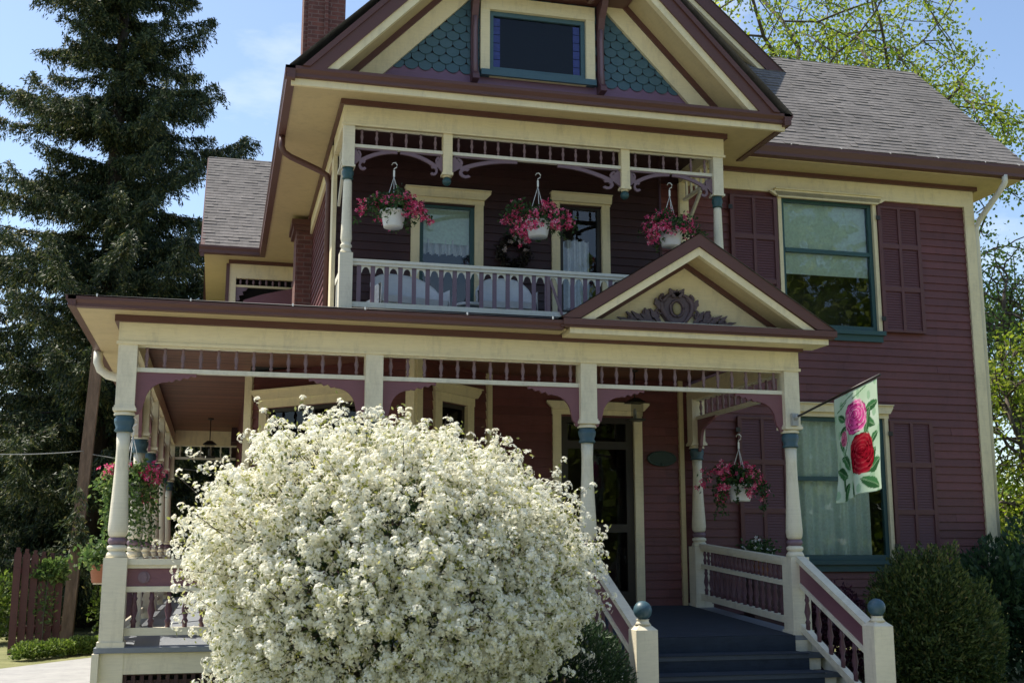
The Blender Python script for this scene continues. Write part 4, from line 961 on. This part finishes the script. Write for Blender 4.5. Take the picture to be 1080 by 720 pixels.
# wreath on the balcony wall
t = thing('wreath', 'dark round wreath with pale blossoms on the balcony wall beside the door', 'wreath', (3.57, 2.64, 5.46))
a = RNG.uniform(0, 2*PI, 900); b_ = RNG.normal(size=(900, 3))*.035; c = np.stack([3.57+.17*np.cos(a), 2.64+0*a, 5.46+.18*np.sin(a)], 1)+b_; c[:, 1] = np.minimum(c[:, 1], 2.69)
v, f = quads(c, .035, .011); fast('greenery', v, f, M['barb'] if False else leafmat('wreath_leaves', [(0, (.012, .012, .01)), (1, (.04, .03, .02))], .1), t)
cc = np.array([[3.50, 2.59, 5.62], [3.56, 2.59, 5.66], [3.46, 2.59, 5.50], [3.72, 2.59, 5.50], [3.62, 2.59, 5.64], [3.70, 2.59, 5.60]]); cc = cc-np.array([0, 0, .03]); cc = np.repeat(cc, 5, 0)+RNG.normal(size=(30, 3))*.018
v, f = flowers(cc, np.tile([0, -1., 0], (30, 1))+RNG.normal(size=(30, 3))*.3, .022); fast('blossoms', v, f, leafmat('wreath_blossom', [(0, (.45, .33, .3)), (1, (.6, .5, .45))], .2), t)

# wicker seats
def wicker(label, loc, w, rz, top=.80, dep=.55, name='wicker_chair', cat='chair', grp=None):
    t = thing(name, label, cat, loc, grp); t.rotation_euler = (0, 0, rz)
    def put(b, nm):
        ob = bpy.data.objects.new(nm, b.mesh(nm, M['wick'])); COL.objects.link(ob); ob.parent = t
    b = MB(); b.box(-w/2+.03, w/2-.03, -dep/2, dep/2, .36, .44); put(b, 'seat')
    b = MB(); n = 28; vs = []; fs = []     # wraparound back: high in the middle, sweeping down into arms
    for i in range(n+1):
        q_ = i/n; a = PI*q_; sx = -math.cos(a); sy = math.sin(a); hx = w/2*(abs(sx)**.75)*(1 if sx > 0 else -1); yy = -dep/2+dep*1.02*sy**.55
        hz = .56+(top-.56)*(max(0, sy-.30)/.70)**.8
        for (dr, z) in ((0, .30), (0, hz-.03), (.02, hz), (-.035, hz+.012), (-.045, hz-.03), (-.03, .30)): vs.append((hx*(1+dr), yy+dr*.8, z))
        if i:
            for k in range(5): fs.append(((i-1)*6+k, (i-1)*6+k+1, i*6+k+1, i*6+k))
    b.add(vs, fs, True); put(b, 'backrest')
    for sx in (-1, 1):
        for sy in (-1, 1):
            b = MB(); b.lathe([(.022, 0), (.028, .3), (.028, .38)], 8, (sx*(w/2-.07), sy*(dep/2-.06), 0)); put(b, 'leg')
    b = MB(); b.box(-w/2+.06, w/2-.06, -dep/2+.03, -dep/2+.05, .28, .37); put(b, 'apron')
    return t
wicker('wide white wicker settee on the balcony nearest the left post', (2.12, 2.22, 4.2), .92, R(14), .82, name='wicker_settee', cat='settee')
wicker('white wicker armchair on the balcony behind the railing below the wreath', (3.34, 2.18, 4.2), .74, R(-4), .84)
t = thing('side_table', 'small round white table between the balcony settee and armchair', 'table', (2.86, 2.0, 4.2))
b = MB(); b.M = Matrix.Translation((2.86, 2.0, 4.2)); b.lathe([(.16, .36), (.17, .37), (.17, .395), (.16, .40)], 20).build('tabletop', M['wick'], t)
for k in range(3):
    a = k*2.1; b = MB(); b.M = Matrix.Translation((2.86, 2.0, 4.2)); b.tube([(.12*math.cos(a), .12*math.sin(a), .36), (.14*math.cos(a), .14*math.sin(a), 0)], .014, 6).build('leg', M['wick'], t)

# flag with roses
FX = 6.0
t = thing('garden_flag', 'pale green flag with a pink and a red rose on the right porch post', 'flag', (FX, -.1, 3.05))
p0, p1 = Vector((FX, -.10, 3.07)), Vector((FX+.02, -1.80, 3.30))
MB().tube([p0, p1], .012, 8).build('pole', M['door'], t); b = MB(); b.box(FX-.035, FX+.035, -.14, -.09, 2.99, 3.12); b.tube([(FX, -.12, 3.06), (FX, -.2, 3.085)], .022, 8); b.build('bracket', M['galv'], t)
def flagcol(u, v):
    """u 0..1 left-right, v 0..1 bottom-top: printed design"""
    n = math.sin(u*9+v*5)*math.sin(v*11-u*4); bgc = (.55+.08*n, .68+.05*n, .53+.08*n)
    c = list(bgc)
    if math.sin(u*30+v*17)+math.sin(v*26-u*19) > 1.25: c = [.36, .54, .36]
    x, y = u, v*1.38
    def leaf(cx, cy, L_, w, an):
        dx, dy = x-cx, y-cy; a = dx*math.cos(an)+dy*math.sin(an); q_ = -dx*math.sin(an)+dy*math.cos(an); s = a/L_
        if 0 < s < 1 and abs(q_) < w*math.sin(PI*s)**.8:
            k = 1.25 if q_ > 0 else .75
            return [.05*k, .16*k, .06*k] if abs(q_) > .006 else [.22, .36, .2]
    for args in ((.30, .95, .2, .05, 3.6), (.26, 1.02, .2, .05, 2.6), (.80, .62, .2, .05, .6), (.34, .50, .2, .05, 2.9), (.5, .2, .22, .06, 4.4), (.62, .98, .34, .07, -.5), (.70, 1.05, .3, .06, .2), (.66, .74, .36, .06, 1.1), (.22, .62, .2, .035, 2.1), (.30, .28, .34, .08, 2.7), (.34, .2, .3, .07, 3.9), (.70, .28, .32, .08, .35), (.66, .20, .32, .07, -.5), (.76, .36, .24, .06, .9), (.36, .36, .26, .06, 2.2), (.14, .12, .2, .05, 1.2)):
        r = leaf(*args)
        if r: c = r
    def stem(x0, y0, x1, y1, w):
        t_ = max(0, min(1, ((x-x0)*(x1-x0)+(y-y0)*(y1-y0))/((x1-x0)**2+(y1-y0)**2))); return math.hypot(x-x0-t_*(x1-x0), y-y0-t_*(y1-y0)) < w
    for sg in ((.60, .95, .78, .72, .012), (.20, .52, .30, .74, .010), (.30, .52, .22, .62, .008), (.15, 1.25, .45, 1.34, .008), (.45, 1.28, .75, 1.36, .008), (.08, 1.18, .3, 1.27, .008)):
        if stem(*sg): c = [.10, .22, .10]
    def rose(cx, cy, rx_, ry_, dark, mid, lite, tw):
        """painted petals, outer ring first; each petal pale at its rim and dark at its base"""
        dx, dy = (x-cx)/rx_, (y-cy)/ry_; res = None
        if dx*dx+dy*dy > 1.4: return None
        for k, (dist, pr, n_) in enumerate(((.54, .54, 6), (.40, .48, 5), (.24, .38, 4), (.10, .26, 3), (.03, .14, 2))):
            for i_ in range(n_):
                a = 2*PI*i_/n_+tw+k*.7; px, py = dist*math.cos(a), dist*math.sin(a)+.04*k
                ex, ey = dx-px, dy-py; lo = (ex*math.cos(a)+ey*math.sin(a)); la = -ex*math.sin(a)+ey*math.cos(a)
                rr = math.hypot(lo*1.08, la*.86)/pr
                if rr < 1+.05*math.sin(7*math.atan2(la, lo)):
                    g = max(0, min(1, .5+.5*lo/pr)); fold = .5+.5*math.sin(la/pr*6+i_); c_ = [dark[q]*(1-g)+mid[q]*g for q in range(3)]
                    if rr > .84 and lo > 0 and (i_+k) % 2: c_ = [c_[q]*.5+lite[q]*.5 for q in range(3)]
                    elif rr > .9: c_ = [q*.5 for q in dark]
                    res = [q*(.82+.25*fold) for q in c_]
        return res
    r = rose(.50, 1.02, .24, .22, (.46, .012, .17), (.78, .12, .40), (.95, .74, .80), .4)
    if r: c = r
    r = rose(.64, .52, .22, .26, (.16, .003, .008), (.40, .012, .03), (.52, .08, .09), 1.9)
    if r: c = r
    r = rose(.22, .80, .07, .10, (.4, .04, .12), (.7, .2, .33), (.8, .45, .55), 0)
    if r: c = r
    return [q*.9 for q in c]
nu, nv = 90, 120; fw, fh = .80, 1.04; vs = []; cols = []
ax = (p1-p0).normalized()
for j in range(nv+1):
    for i in range(nu+1):
        u, v = i/nu, j/nv; top = p0+ax*(.86+u*fw); top = p0+ax*((p1-p0).length-.06-fw+u*fw)
        hang = (1-v)*fh; wob = .045*math.sin(u*8+v*2)*(1-v)+.02*math.sin(u*17+v*5)*(1-v)**.7
        vs.append((top.x+wob-.05*(1-v), top.y-.02*(1-v), top.z-hang-.02)); cols.append(flagcol(u, v))
F = np.array([[j*(nu+1)+i, j*(nu+1)+i+1, (j+1)*(nu+1)+i+1, (j+1)*(nu+1)+i] for j in range(nv) for i in range(nu)])
# viewer sees the left side: image left = near the house, so u runs from the post outward
fl = fast('banner', np.array(vs), F, M['flag'], t)
ca = fl.data.color_attributes.new('Col', 'FLOAT_COLOR', 'POINT'); ca.data.foreach_set('color', np.concatenate([np.array(cols), np.ones((len(cols), 1))], 1).astype(np.float32).ravel())
sm = fl.modifiers.new('thick', 'SOLIDIFY'); sm.thickness = .002

# lanterns
def lantern(label, loc, drop):
    t = thing('hanging_lantern', label, 'lantern', loc, 'porch ceiling lanterns'); x, y, z = loc
    b = MB(); b.M = Matrix.Translation(loc); b.lathe([(.05, 0), (.05, -.02), (.01, -.03)][::-1], 12); b.tube([(0, 0, -.02), (0, 0, -drop)], .008, 6); b.build('rod', M['metal'], t)
    b = MB(); b.M = Matrix.Translation((x, y, z-drop))
    for sx in (-1, 1):
        for sy in (-1, 1): b.bar((sx*.085, sy*.085, -.24), (sx*.085, sy*.085, -.04), .012, .012)
    b.box(-.10, .10, -.10, .10, -.26, -.235); b.add([(-.11, -.11, -.04), (.11, -.11, -.04), (.11, .11, -.04), (-.11, .11, -.04), (-.04, -.04, .02), (.04, -.04, .02), (.04, .04, .02), (-.04, .04, .02)], [(3, 2, 1, 0), (0, 1, 5, 4), (1, 2, 6, 5), (2, 3, 7, 6), (3, 0, 4, 7), (4, 5, 6, 7)]); b.build('cage', M['metal'], t)
    b = MB(); b.M = Matrix.Translation((x, y, z-drop)); b.lathe([(.02, -.235), (.022, -.14), (.012, -.11)], 8); b.build('candle', M['wick'], t)
    b = MB(); b.M = Matrix.Translation((x, y, z-drop)); b.quad((-.08, -.08, -.23), (.08, -.08, -.23), (.08, -.08, -.05), (-.08, -.08, -.05)); b.build('pane', M['glassd'], t)
lantern('small black glazed lantern hanging in front of the front door head', (4.92, 1.90, 3.86), .37)
lantern('black lantern on a long rod in the left side porch, seen past the corner post', (-.16, 8.6, 3.86), .40)
# plaque
t = thing('wall_plaque', 'dark green oval plaque on the wall right of the front door', 'plaque', (5.50, 2.66, 2.84))
b = MB(); ov = [(.20*math.cos(2*PI*k/28), .10*math.sin(2*PI*k/28)) for k in range(28)]
b.prism([(5.555+x, 2.84+z) for x, z in ov], 'y', 2.655, 2.683); b.build('board', paint('plaque_green', (.012, .028, .024), .4, .3), t)
b = MB(); b.tube([(5.555+x*.93, 2.655, 2.84+z*.9) for x, z in ov+ov[:1]], .008, 6); b.ball((5.555, 2.65, 2.76), .018, 8); b.build('rim', paint('plaque_rim', (.03, .06, .05), .4, .3), t)
# potted flowers
def potted(label, loc, r, h, mat, leaf, fl, seed, spread, name='potted_plant', cat='potted plant', nl=500):
    rg = np.random.default_rng(seed); t = thing(name, label, cat, loc); b = MB(); b.M = Matrix.Translation(loc)
    b.lathe([(r*.7, 0), (r*.95, h*.85), (r*1.06, h*.86), (r*1.06, h), (r*.9, h), (.001, h*.9)], 18).build('pot', mat, t)
    c = np.array(loc)+np.array([0, 0, h+spread*.35])+rg.normal(size=(nl, 3))*np.array([spread*.5, spread*.4, spread*.32]); c[:, 2] = np.maximum(c[:, 2], loc[2]+h*.7)
    v, f = quads(c, .03, .018); fast('foliage', v, f, leaf, t)
    k = rg.integers(0, nl, 26); cc = c[k]+np.array([0, -.02, .03])
    v, f = flowers(cc, np.tile([-.2, -.8, .4], (26, 1))+rg.normal(size=(26, 3))*.4, .024); fast('blossoms', v, f, fl, t)
potted('small pot of white flowers behind the right porch railing', (6.42, 1.7, 1.36), .12, .22, M['terra'], M['bleaf'], M['wleaf'], 5, .22)
b = MB(); b.box(6.25, 6.65, 1.55, 1.85, .0, 1.355); st = b.build('plant_stand', M['dburg']); tag(st, 'dark burgundy plant stand under the pot of white flowers beside the right railing', 'plant stand')
potted('terracotta pot of light green leaves fixed outside the left corner porch post', (-1.085, .75, 1.36), .10, .18, M['terra'], M['bleafl'], M['bleafl'], 6, .2, 'terracotta_planter', 'planter')
b = MB(); b.box(-1.14, -.985, .72, .78, 1.343, 1.357); pb = b.build('pot_shelf', M['off'], H)

# ------------------------------------------------------------------ vegetation
# big white flowering shrub
BC = np.array([1.36, -2.35, 1.40]); BR = np.array([1.56, 1.30, 1.23])
t = thing('flowering_shrub', 'large rounded shrub covered in white blossom in front of the porch', 'shrub', (1.3, -2.35, 0))
ns = 1900; d = sphere_dirs(ns)+RNG.normal(size=(ns, 3))*.05; d = unit(d); d = d[d[:, 2] > -.85]; ns = len(d)
box_ = (np.abs(d)**2.6).sum(1)**(-1/2.6)
lob_ = .10*np.exp(-((d-unit(np.array([-.80, -.2, .55])))**2).sum(1)/.12)+.07*np.exp(-((d-unit(np.array([.9, -.3, .3])))**2).sum(1)/.10)-.06*np.exp(-((d-unit(np.array([.62, -.3, .75])))**2).sum(1)/.06)
rad = box_*(1+lob_+.20*noise3(d, 4.2, 3)+.19*noise3(d, 8, 4)+.08*noise3(d, 20, 8)+RNG.normal(size=ns)*.045)
slope_ = 1-.05*np.clip(np.abs(d[:, 0])*d[:, 2]*2, 0, 1)
base = BC+d*BR*(rad*.82*slope_)[:, None]; tk_ = np.clip(1.45-base[:, 2], 0, 1.1); base[:, 0] -= tk_*np.where(base[:, 0] > BC[0], .44, .0)*(base[:, 0]-BC[0])/BR[0]; sd = unit(d*BR+np.array([0, 0, .30])+RNG.normal(size=(ns, 3))*.55); sl_ = RNG.uniform(.12, .28, ns)+(RNG.random(ns) > .95)*.20
cl = []; cn = []
for q_ in np.linspace(.05, 1.0, 6):
    p = base+sd*(sl_*q_)[:, None]+RNG.normal(size=(ns, 3))*.026; cl.append(p); cn.append(sd)
di = unit(RNG.normal(size=(6000, 3))); cl.append(BC+di*BR*((np.abs(di)**2.6).sum(1)**(-1/2.6)*RNG.uniform(.62, .88, 6000))[:, None]); cn.append(di)
cl = np.concatenate(cl); cn = np.concatenate(cn); ok = cl[:, 2] > .36+.10*np.sin(cl[:, 0]*7)+.06*np.sin(cl[:, 0]*17); cl, cn = cl[ok], cn[ok]
fr_ = cl[:, 1] < BC[1]+.75; cl, cn = cl[fr_], cn[fr_]; k = 19; cen = np.repeat(cl, k, 0); nn = unit(np.repeat(cn, k, 0)*.9+RNG.normal(size=(len(cl)*k, 3))*.75+np.array([0, 0, .25])); rc = np.repeat(RNG.uniform(.024, .048, len(cl)), k)[:, None]*RNG.uniform(.75, 1.05, (len(cl)*k, 1))
cen = cen+nn*rc; keep = RNG.random(len(cen)) > .06
v, f = flowers(cen[keep], nn[keep], RNG.uniform(.0085, .0135, keep.sum())); fast('blossoms', v, f, M['blossom'], t)
lp = np.repeat(cl, 2, 0)+RNG.normal(size=(len(cl)*2, 3))*.04; v, f = quads(lp, RNG.uniform(.012, .026, len(lp)), RNG.uniform(.006, .012, len(lp))); fast('foliage', v, f, M['byel'], t)
b = MB()
for i in range(0, ns, 4): b.tube([BC+(base[i]-BC)*.45-np.array([0, 0, .15]), BC+(base[i]-BC)*.9, base[i]+sd[i]*sl_[i]*.6], [.006, .004, .002], 4)
for i in range(ns):
    if sl_[i] > .29: b.tube([base[i], base[i]+sd[i]*sl_[i]], [.003, .002], 4)
for i in range(8):
    a = i*.8; b.tube([(1.3+.12*math.cos(a), -2.35+.12*math.sin(a), 0), (1.3+.3*math.cos(a), -2.35+.3*math.sin(a), .6), (1.3+.8*math.cos(a), -2.35+.7*math.sin(a), 1.5)], [.04, .032, .015], 6)
b.build('branches', M['barkd'], t)
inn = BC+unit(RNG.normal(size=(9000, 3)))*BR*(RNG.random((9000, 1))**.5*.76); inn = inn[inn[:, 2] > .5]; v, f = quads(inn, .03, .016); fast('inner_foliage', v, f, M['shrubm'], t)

t = thing('yew_shrub', 'dark green yew below the white shrub beside the left stair railing', 'shrub', (2.95, -1.75, 0)); lumpy_shrub(t, 'foliage', M['yew'], (2.92, -1.75, .45), (.62, .5, .68), 16000, .032, .007, 21)
b = MB(); b.tube([(2.92, -1.75, 0), (2.92, -1.75, .6)], [.05, .02], 6); b.build('stem', M['barkd'], t)
t = thing('arborvitae_shrub', 'rounded olive green arborvitae beside the right stair railing', 'shrub', (8.02, .55, 0)); 
for c_, r_, n_, sd_ in (((7.86, .55, .70), (.60, .60, .97), 20000, 31), ((8.22, .6, .50), (.52, .6, .80), 15000, 33), ((7.72, .45, .40), (.48, .5, .60), 9000, 35)): lumpy_shrub(t, 'foliage', M['arb'], c_, r_, int(n_*1.7), .028, .011, sd_, up=.5, lump=.34, depth=.45, f=6)
b = MB(); b.tube([(8.02, .55, 0), (8.02, .55, 1.0)], [.06, .02], 6); b.build('stem', M['barkd'], t)
t = thing('leafy_shrub', 'loose dark green shrub at the right corner of the house', 'shrub', (10.2, 1.9, 0))
for nm, c, r_, n_, s_ in (('foliage', (9.85, 1.9, .92), (.8, .7, .9), 6000, 41), ('foliage', (10.9, 2.2, 1.1), (.85, .8, .95), 4800, 42)): lumpy_shrub(t, nm, M['shrubm'], c, r_, n_, .05, .024, s_, depth=.7, lump=.3)
b = MB()
for i in range(9): a = i*.7; b.tube([(10.3, 1.9, 0), (10.3+.3*math.cos(a), 1.9+.3*math.sin(a), .7), (10.4+.8*math.cos(a), 2+.6*math.sin(a), 1.5)], [.03, .02, .008], 5)
b.build('branches', M['barkd'], t)
t = thing('barberry_shrub', 'purple leaved shrub under the lower right window', 'shrub', (7.5, 2.1, 0)); lumpy_shrub(t, 'foliage', M['barb'], (7.45, 2.1, .62), (.85, .42, .68), 9000, .028, .014, 51, lump=.25, depth=.6)
b = MB()
for i in range(8): a = i*.8; b.tube([(7.45, 2.1, 0), (7.45+.5*math.cos(a), 2.1+.25*math.sin(a), .9)], [.015, .005], 5)
b.build('branches', M['barkd'], t)
b = MB(); b.box(9.97, 10.07, 1.12, 1.22, 0, .74); b.box(9.75, 10.0, 1.13, 1.21, .62, .70); o = b.build('wooden_post', M['wood']); tag(o, 'weathered wooden post standing in the shrubs at the right corner', 'post')

# spruce
def spruce(t, x, y, H_, R0, seed, trunk_r=.26, dense=1.0, zlow=.6):
    rg = np.random.default_rng(seed); cs = []; ds = []; br = MB(); br.tube([(x, y, 0), (x, y, H_*.5), (x, y, H_)], [trunk_r, trunk_r*.55, .02], 10); z = zlow
    while z < H_-.3:
        fr = (z-zlow)/(H_-zlow); nb = 6 if fr < .8 else 5; a0 = rg.uniform(0, 6.3)
        for k in range(nb):
            zz = z+rg.uniform(-.45, .45); fz = min(.985, max(0, (zz-zlow)/(H_-zlow))); Rr = R0*(1-fz)**.78+.12
            a = a0+2*PI*k/nb+rg.normal()*.4; L_ = Rr*rg.uniform(.45, 1.18); dr = rg.uniform(.10, .46)*(1-fz*.55); lift = rg.uniform(.9, 1.9)
            q_ = np.linspace(0, 1, 12); bend = rg.normal()*.22
            pr = np.stack([x+np.cos(a+bend*q_)*L_*q_, y+np.sin(a+bend*q_)*L_*q_, zz+L_*(.16*q_-dr*1.9*q_**1.5+dr*lift*q_**3.2)], 1)
            br.tube([tuple(p) for p in pr[::3]]+[tuple(pr[-1])], [.035*(1-fz*.7), .025*(1-fz*.6), .016, .010, .005], 4)
            m_ = int(L_*28*dense)+6; qi = rg.uniform(.08, 1, m_)
            for s in qi:
                p = np.array([np.interp(s, q_, pr[:, j]) for j in range(3)]); side = rg.choice((-1, 1)); sa = a+side*rg.uniform(.4, 1.5)
                tl = (.16+.50*L_/R0*(1-s)**.5)*rg.uniform(.5, 1.4); hang = rg.uniform(.2, 2.1)
                nn_ = int(tl*62)+5; w = np.linspace(.05, 1, nn_)[:, None]
                tw = p+np.concatenate([np.cos(sa)*tl*w, np.sin(sa)*tl*w, -hang*tl*w**1.3], 1)/math.sqrt(1+.4*hang*hang); cs.append(tw+rg.normal(size=tw.shape)*.04)
                dd = np.tile(np.array([np.cos(sa), np.sin(sa), -hang]), (nn_, 1)); ds.append(dd+rg.normal(size=dd.shape)*.7)
        z += rg.uniform(.30, .44)*(1.0 if fr < .7 else .8)
    br.build('trunk', M['barkd'], t)
    c = np.concatenate(cs); dd = unit(np.concatenate(ds)); k = len(c)
    v, f = quads(c, rg.uniform(.038, .075, k), rg.uniform(.010, .019, k), dd, rg.normal(size=(k, 3))); fast('crown', v, f, M['spruce'], t)
t = thing('spruce_tree', 'tall dark spruce rising behind the fence left of the house', 'tree', (-2.55, 17, 0)); spruce(t, -2.75, 17, 21.5, 5.0, 5, .3, 1.35)
t = thing('spruce_tree', 'second dark spruce further back at the left edge of the picture', 'tree', (-7.2, 21, 0)); spruce(t, -7.2, 21, 14.5, 4.2, 6, .28, .75)
t = thing('spruce_tree', 'dark spruce standing behind the left wing of the house, mostly hidden by it', 'tree', (.6, 22, 0)); spruce(t, .6, 22, 13, 3.8, 8, .28, .75)

def broadleaf(t, base, H_, spread, seed, leafm, nleaf, lsize, lean=(0, 0), levels=4, trunk=.22, first=.25, bk='barkg', sigma=.16, up=.25):
    rg = np.random.default_rng(seed); segs = []; tips = []
    def grow(p, d_, L_, r, lev):
        n = 4; pts = [p]; dd = d_.copy()
        for i in range(n):
            dd = unit(dd+rg.normal(size=3)*(.16 if lev == 0 else .27)+np.array([0, 0, (up*.25 if lev < 3 else -.16) if lev else 0])); p = p+dd*L_/n; pts.append(p)
            if lev < levels-1 and (lev > 0 or i >= 1):
                for _ in range(1 if rg.random() < .75 else 2):
                    ax_ = unit(np.cross(dd, rg.normal(size=3))); an = rg.uniform(.5, 1.05); nd = unit(dd*math.cos(an)+ax_*math.sin(an)*np.array([spread, spread, .7])); grow(p, nd, L_*rg.uniform(.52, .78), r*(.62-.08*i/n), lev+1)
        rr = np.linspace(r, r*.55, n+1); segs.append((pts, rr))
        if lev >= levels-2:
            for q_ in pts[1:]: tips.append(q_)
    d0 = unit(np.array([lean[0], lean[1], 1.0])); grow(np.array(base, float), d0, H_*.5, trunk, 0)
    b = MB()
    for pts, rr in segs: b.tube([tuple(p) for p in pts], [max(.006, x) for x in rr], 6 if rr[0] > .05 else 4)
    b.build('trunk', M[bk], t)
    tp = np.array(tips); c = tp[rg.integers(0, len(tp), nleaf)]+rg.normal(size=(nleaf, 3))*sigma*np.array([1, 1, .8])
    s = rg.uniform(.7, 1.3, nleaf); d_ = unit(rg.normal(size=(nleaf, 3))+np.array([0, 0, -.5])); v, f = quads(c, lsize*s, lsize*.62*s, d_); fast('crown', v, f, M[leafm], t)
GT = 'leafy trees behind the right side of the house'
t = thing('maple_tree', 'yellow green spring tree spreading above the right roof ridge', 'tree', (13.4, 14.0, 0), GT); broadleaf(t, (13.4, 14.0, 0), 18, 1.3, 12, 'maple', 62000, .054, (.03, 0), 5, .2, sigma=.21)
t = thing('maple_tree', 'green tree with light leaves beyond the right corner of the house', 'tree', (18.2, 12.5, 0), GT); broadleaf(t, (18.2, 12.5, 0), 10.5, 1.1, 24, 'green', 24000, .052, (-.02, 0), 5, .2, sigma=.22)
t = thing('maple_tree', 'small yellow green tree low at the far right edge beside the corner board', 'tree', (15.2, 8.5, 0), GT); broadleaf(t, (15.2, 8.5, 0), 6.0, 1.1, 33, 'maple', 14000, .045, (.0, 0), 5, .12, sigma=.2)

# fence, vine, hedge, pole, wires at the left
t = thing('picket_fence', 'tall burgundy picket fence beside the driveway at the far left', 'fence', (-3.0, 9.6, 0))
for i in range(6):
    x, y = -3.17+i*.128, 9.6+i*.05; h = 1.67-.022*i
    b = MB().frame((x, y, 0), (1, .05)); w = .056
    b.prism([(-w, 0), (w, 0), (w, h-.05), (w*.55, h), (-w*.55, h), (-w, h-.05)], 'y', -.03, .03); b.box(-w*.5, w*.5, -.035, .035, h, h+.06); b.build('picket', M['fence'], t)
for z in (.4, 1.35): MB().bar((-3.22, 9.68, z), (-2.46, 9.93, z), .05, .09).build('rail', M['fence'], t)
t = thing('climbing_plant', 'pale green climber growing over the burgundy picket fence', 'plant', (-2.68, 9.6, 0)); lumpy_shrub(t, 'foliage', M['bleafl'], (-2.66, 9.72, 1.36), (.30, .22, .20), 1300, .036, .022, 61, lump=.4, depth=.9)
b = MB(); b.tube([(-2.68, 9.5, 0), (-2.7, 9.52, .6), (-2.66, 9.55, 1.3)], [.012, .01, .006], 5); b.build('stem', M['barkg'], t)
lumpy_shrub(t, 'foliage', M['bleafl'], (-2.68, 9.55, .8), (.18, .1, .5), 200, .03, .018, 62, lump=.4, depth=.9)
t = thing('low_hedge', 'low bright green hedge along the far edge of the driveway', 'hedge', (-2.4, 9.0, 0))
for i in range(8):
    q_ = i/7; lumpy_shrub(t, 'foliage', M['hedge'], (-2.78+1.15*q_, 8.35+1.6*q_, .12), (.22, .2, .17), 1100, .026, .016, 70+i, lump=.3, depth=.7)
t = thing('roadside_shrub', 'light green shrub at the far left edge behind the picket fence', 'shrub', (-3.9, 12, 0)); lumpy_shrub(t, 'foliage', M['hedge'], (-4.15, 12.2, .65), (.75, .6, .75), 2600, .05, .03, 91, lump=.4, depth=.9)
t = thing('undergrowth_shrub', 'small sunlit shrub between the fence and the corner of the porch', 'shrub', (-2.25, 12.6, 0)); lumpy_shrub(t, 'foliage', M['hedge'], (-2.0, 12.6, .6), (.3, .3, .6), 500, .045, .028, 92, lump=.4, depth=1)
b = MB(); b.frame((0, 0, 0)); b.bar((-2.62, 12.2, 0), (-2.36, 12.2, 5.9), .21, .21, (0, 1, 0)); o = b.build('utility_pole', M['pole']); tag(o, 'leaning square wooden utility pole left of the porch', 'utility pole')
def wire(label, a, c, sag):
    pts = [(a[0]+(c[0]-a[0])*q_, a[1]+(c[1]-a[1])*q_, a[2]+(c[2]-a[2])*q_-sag*4*q_*(1-q_)) for q_ in np.linspace(0, 1, 18)]
    b = MB(); b.tube(pts, .011, 5); o = b.build('utility_wire', M['galv']); tag(o, label, 'wire', 'wires at the pole')
wire('thin wire sagging from the wooden pole out of the left edge of the picture', (-2.52, 12.1, 3.55), (-7.5, 11.5, 3.9), .25)
wire('thin wire running from the wooden pole past the porch to the right', (-2.52, 12.1, 3.52), (3.0, 15.0, 3.2), .12)
# far vegetation masses
def mass(name, label, mat, x0, x1, y0, y1, h, n, L_, seed, kindlabel='trees'):
    rg = np.random.default_rng(seed); x = rg.uniform(x0, x1, n); y = rg.uniform(y0, y1, n)
    hh = (h(x) if callable(h) else h)*(.72+.28*np.sin(x*.55+seed)+.16*np.sin(x*1.7+2*seed)+.1*np.sin(y*.9)); z = hh*rg.random(n)**.8
    c = np.stack([x, y, z], 1)+rg.normal(size=(n, 3))*.3; v, f = quads(c, L_*rg.uniform(.7, 1.3, n), L_*.6*rg.uniform(.7, 1.3, n)); o = fast(name, v, f, mat); tag(o, label, kindlabel, None, 'stuff')
mass('conifer_wood', 'dark wood of conifers filling the far left background', M['spruce'], -24, 9, 27, 36, 8.5, 34000, .26, 3)
mass('broadleaf_wood', 'leafy green wood in the far background right of the house', M['green'], 16, 48, 24, 36, 4.0, 22000, .2, 4)
mass('street_trees', 'leafy trees across the street mirrored in the window panes', M['maple'], -60, 90, -60, -50, lambda x: np.where((x > 22) & (x < 62), 27., 15.), 130000, .40, 5)
# tree off to the left whose shade falls on the driveway
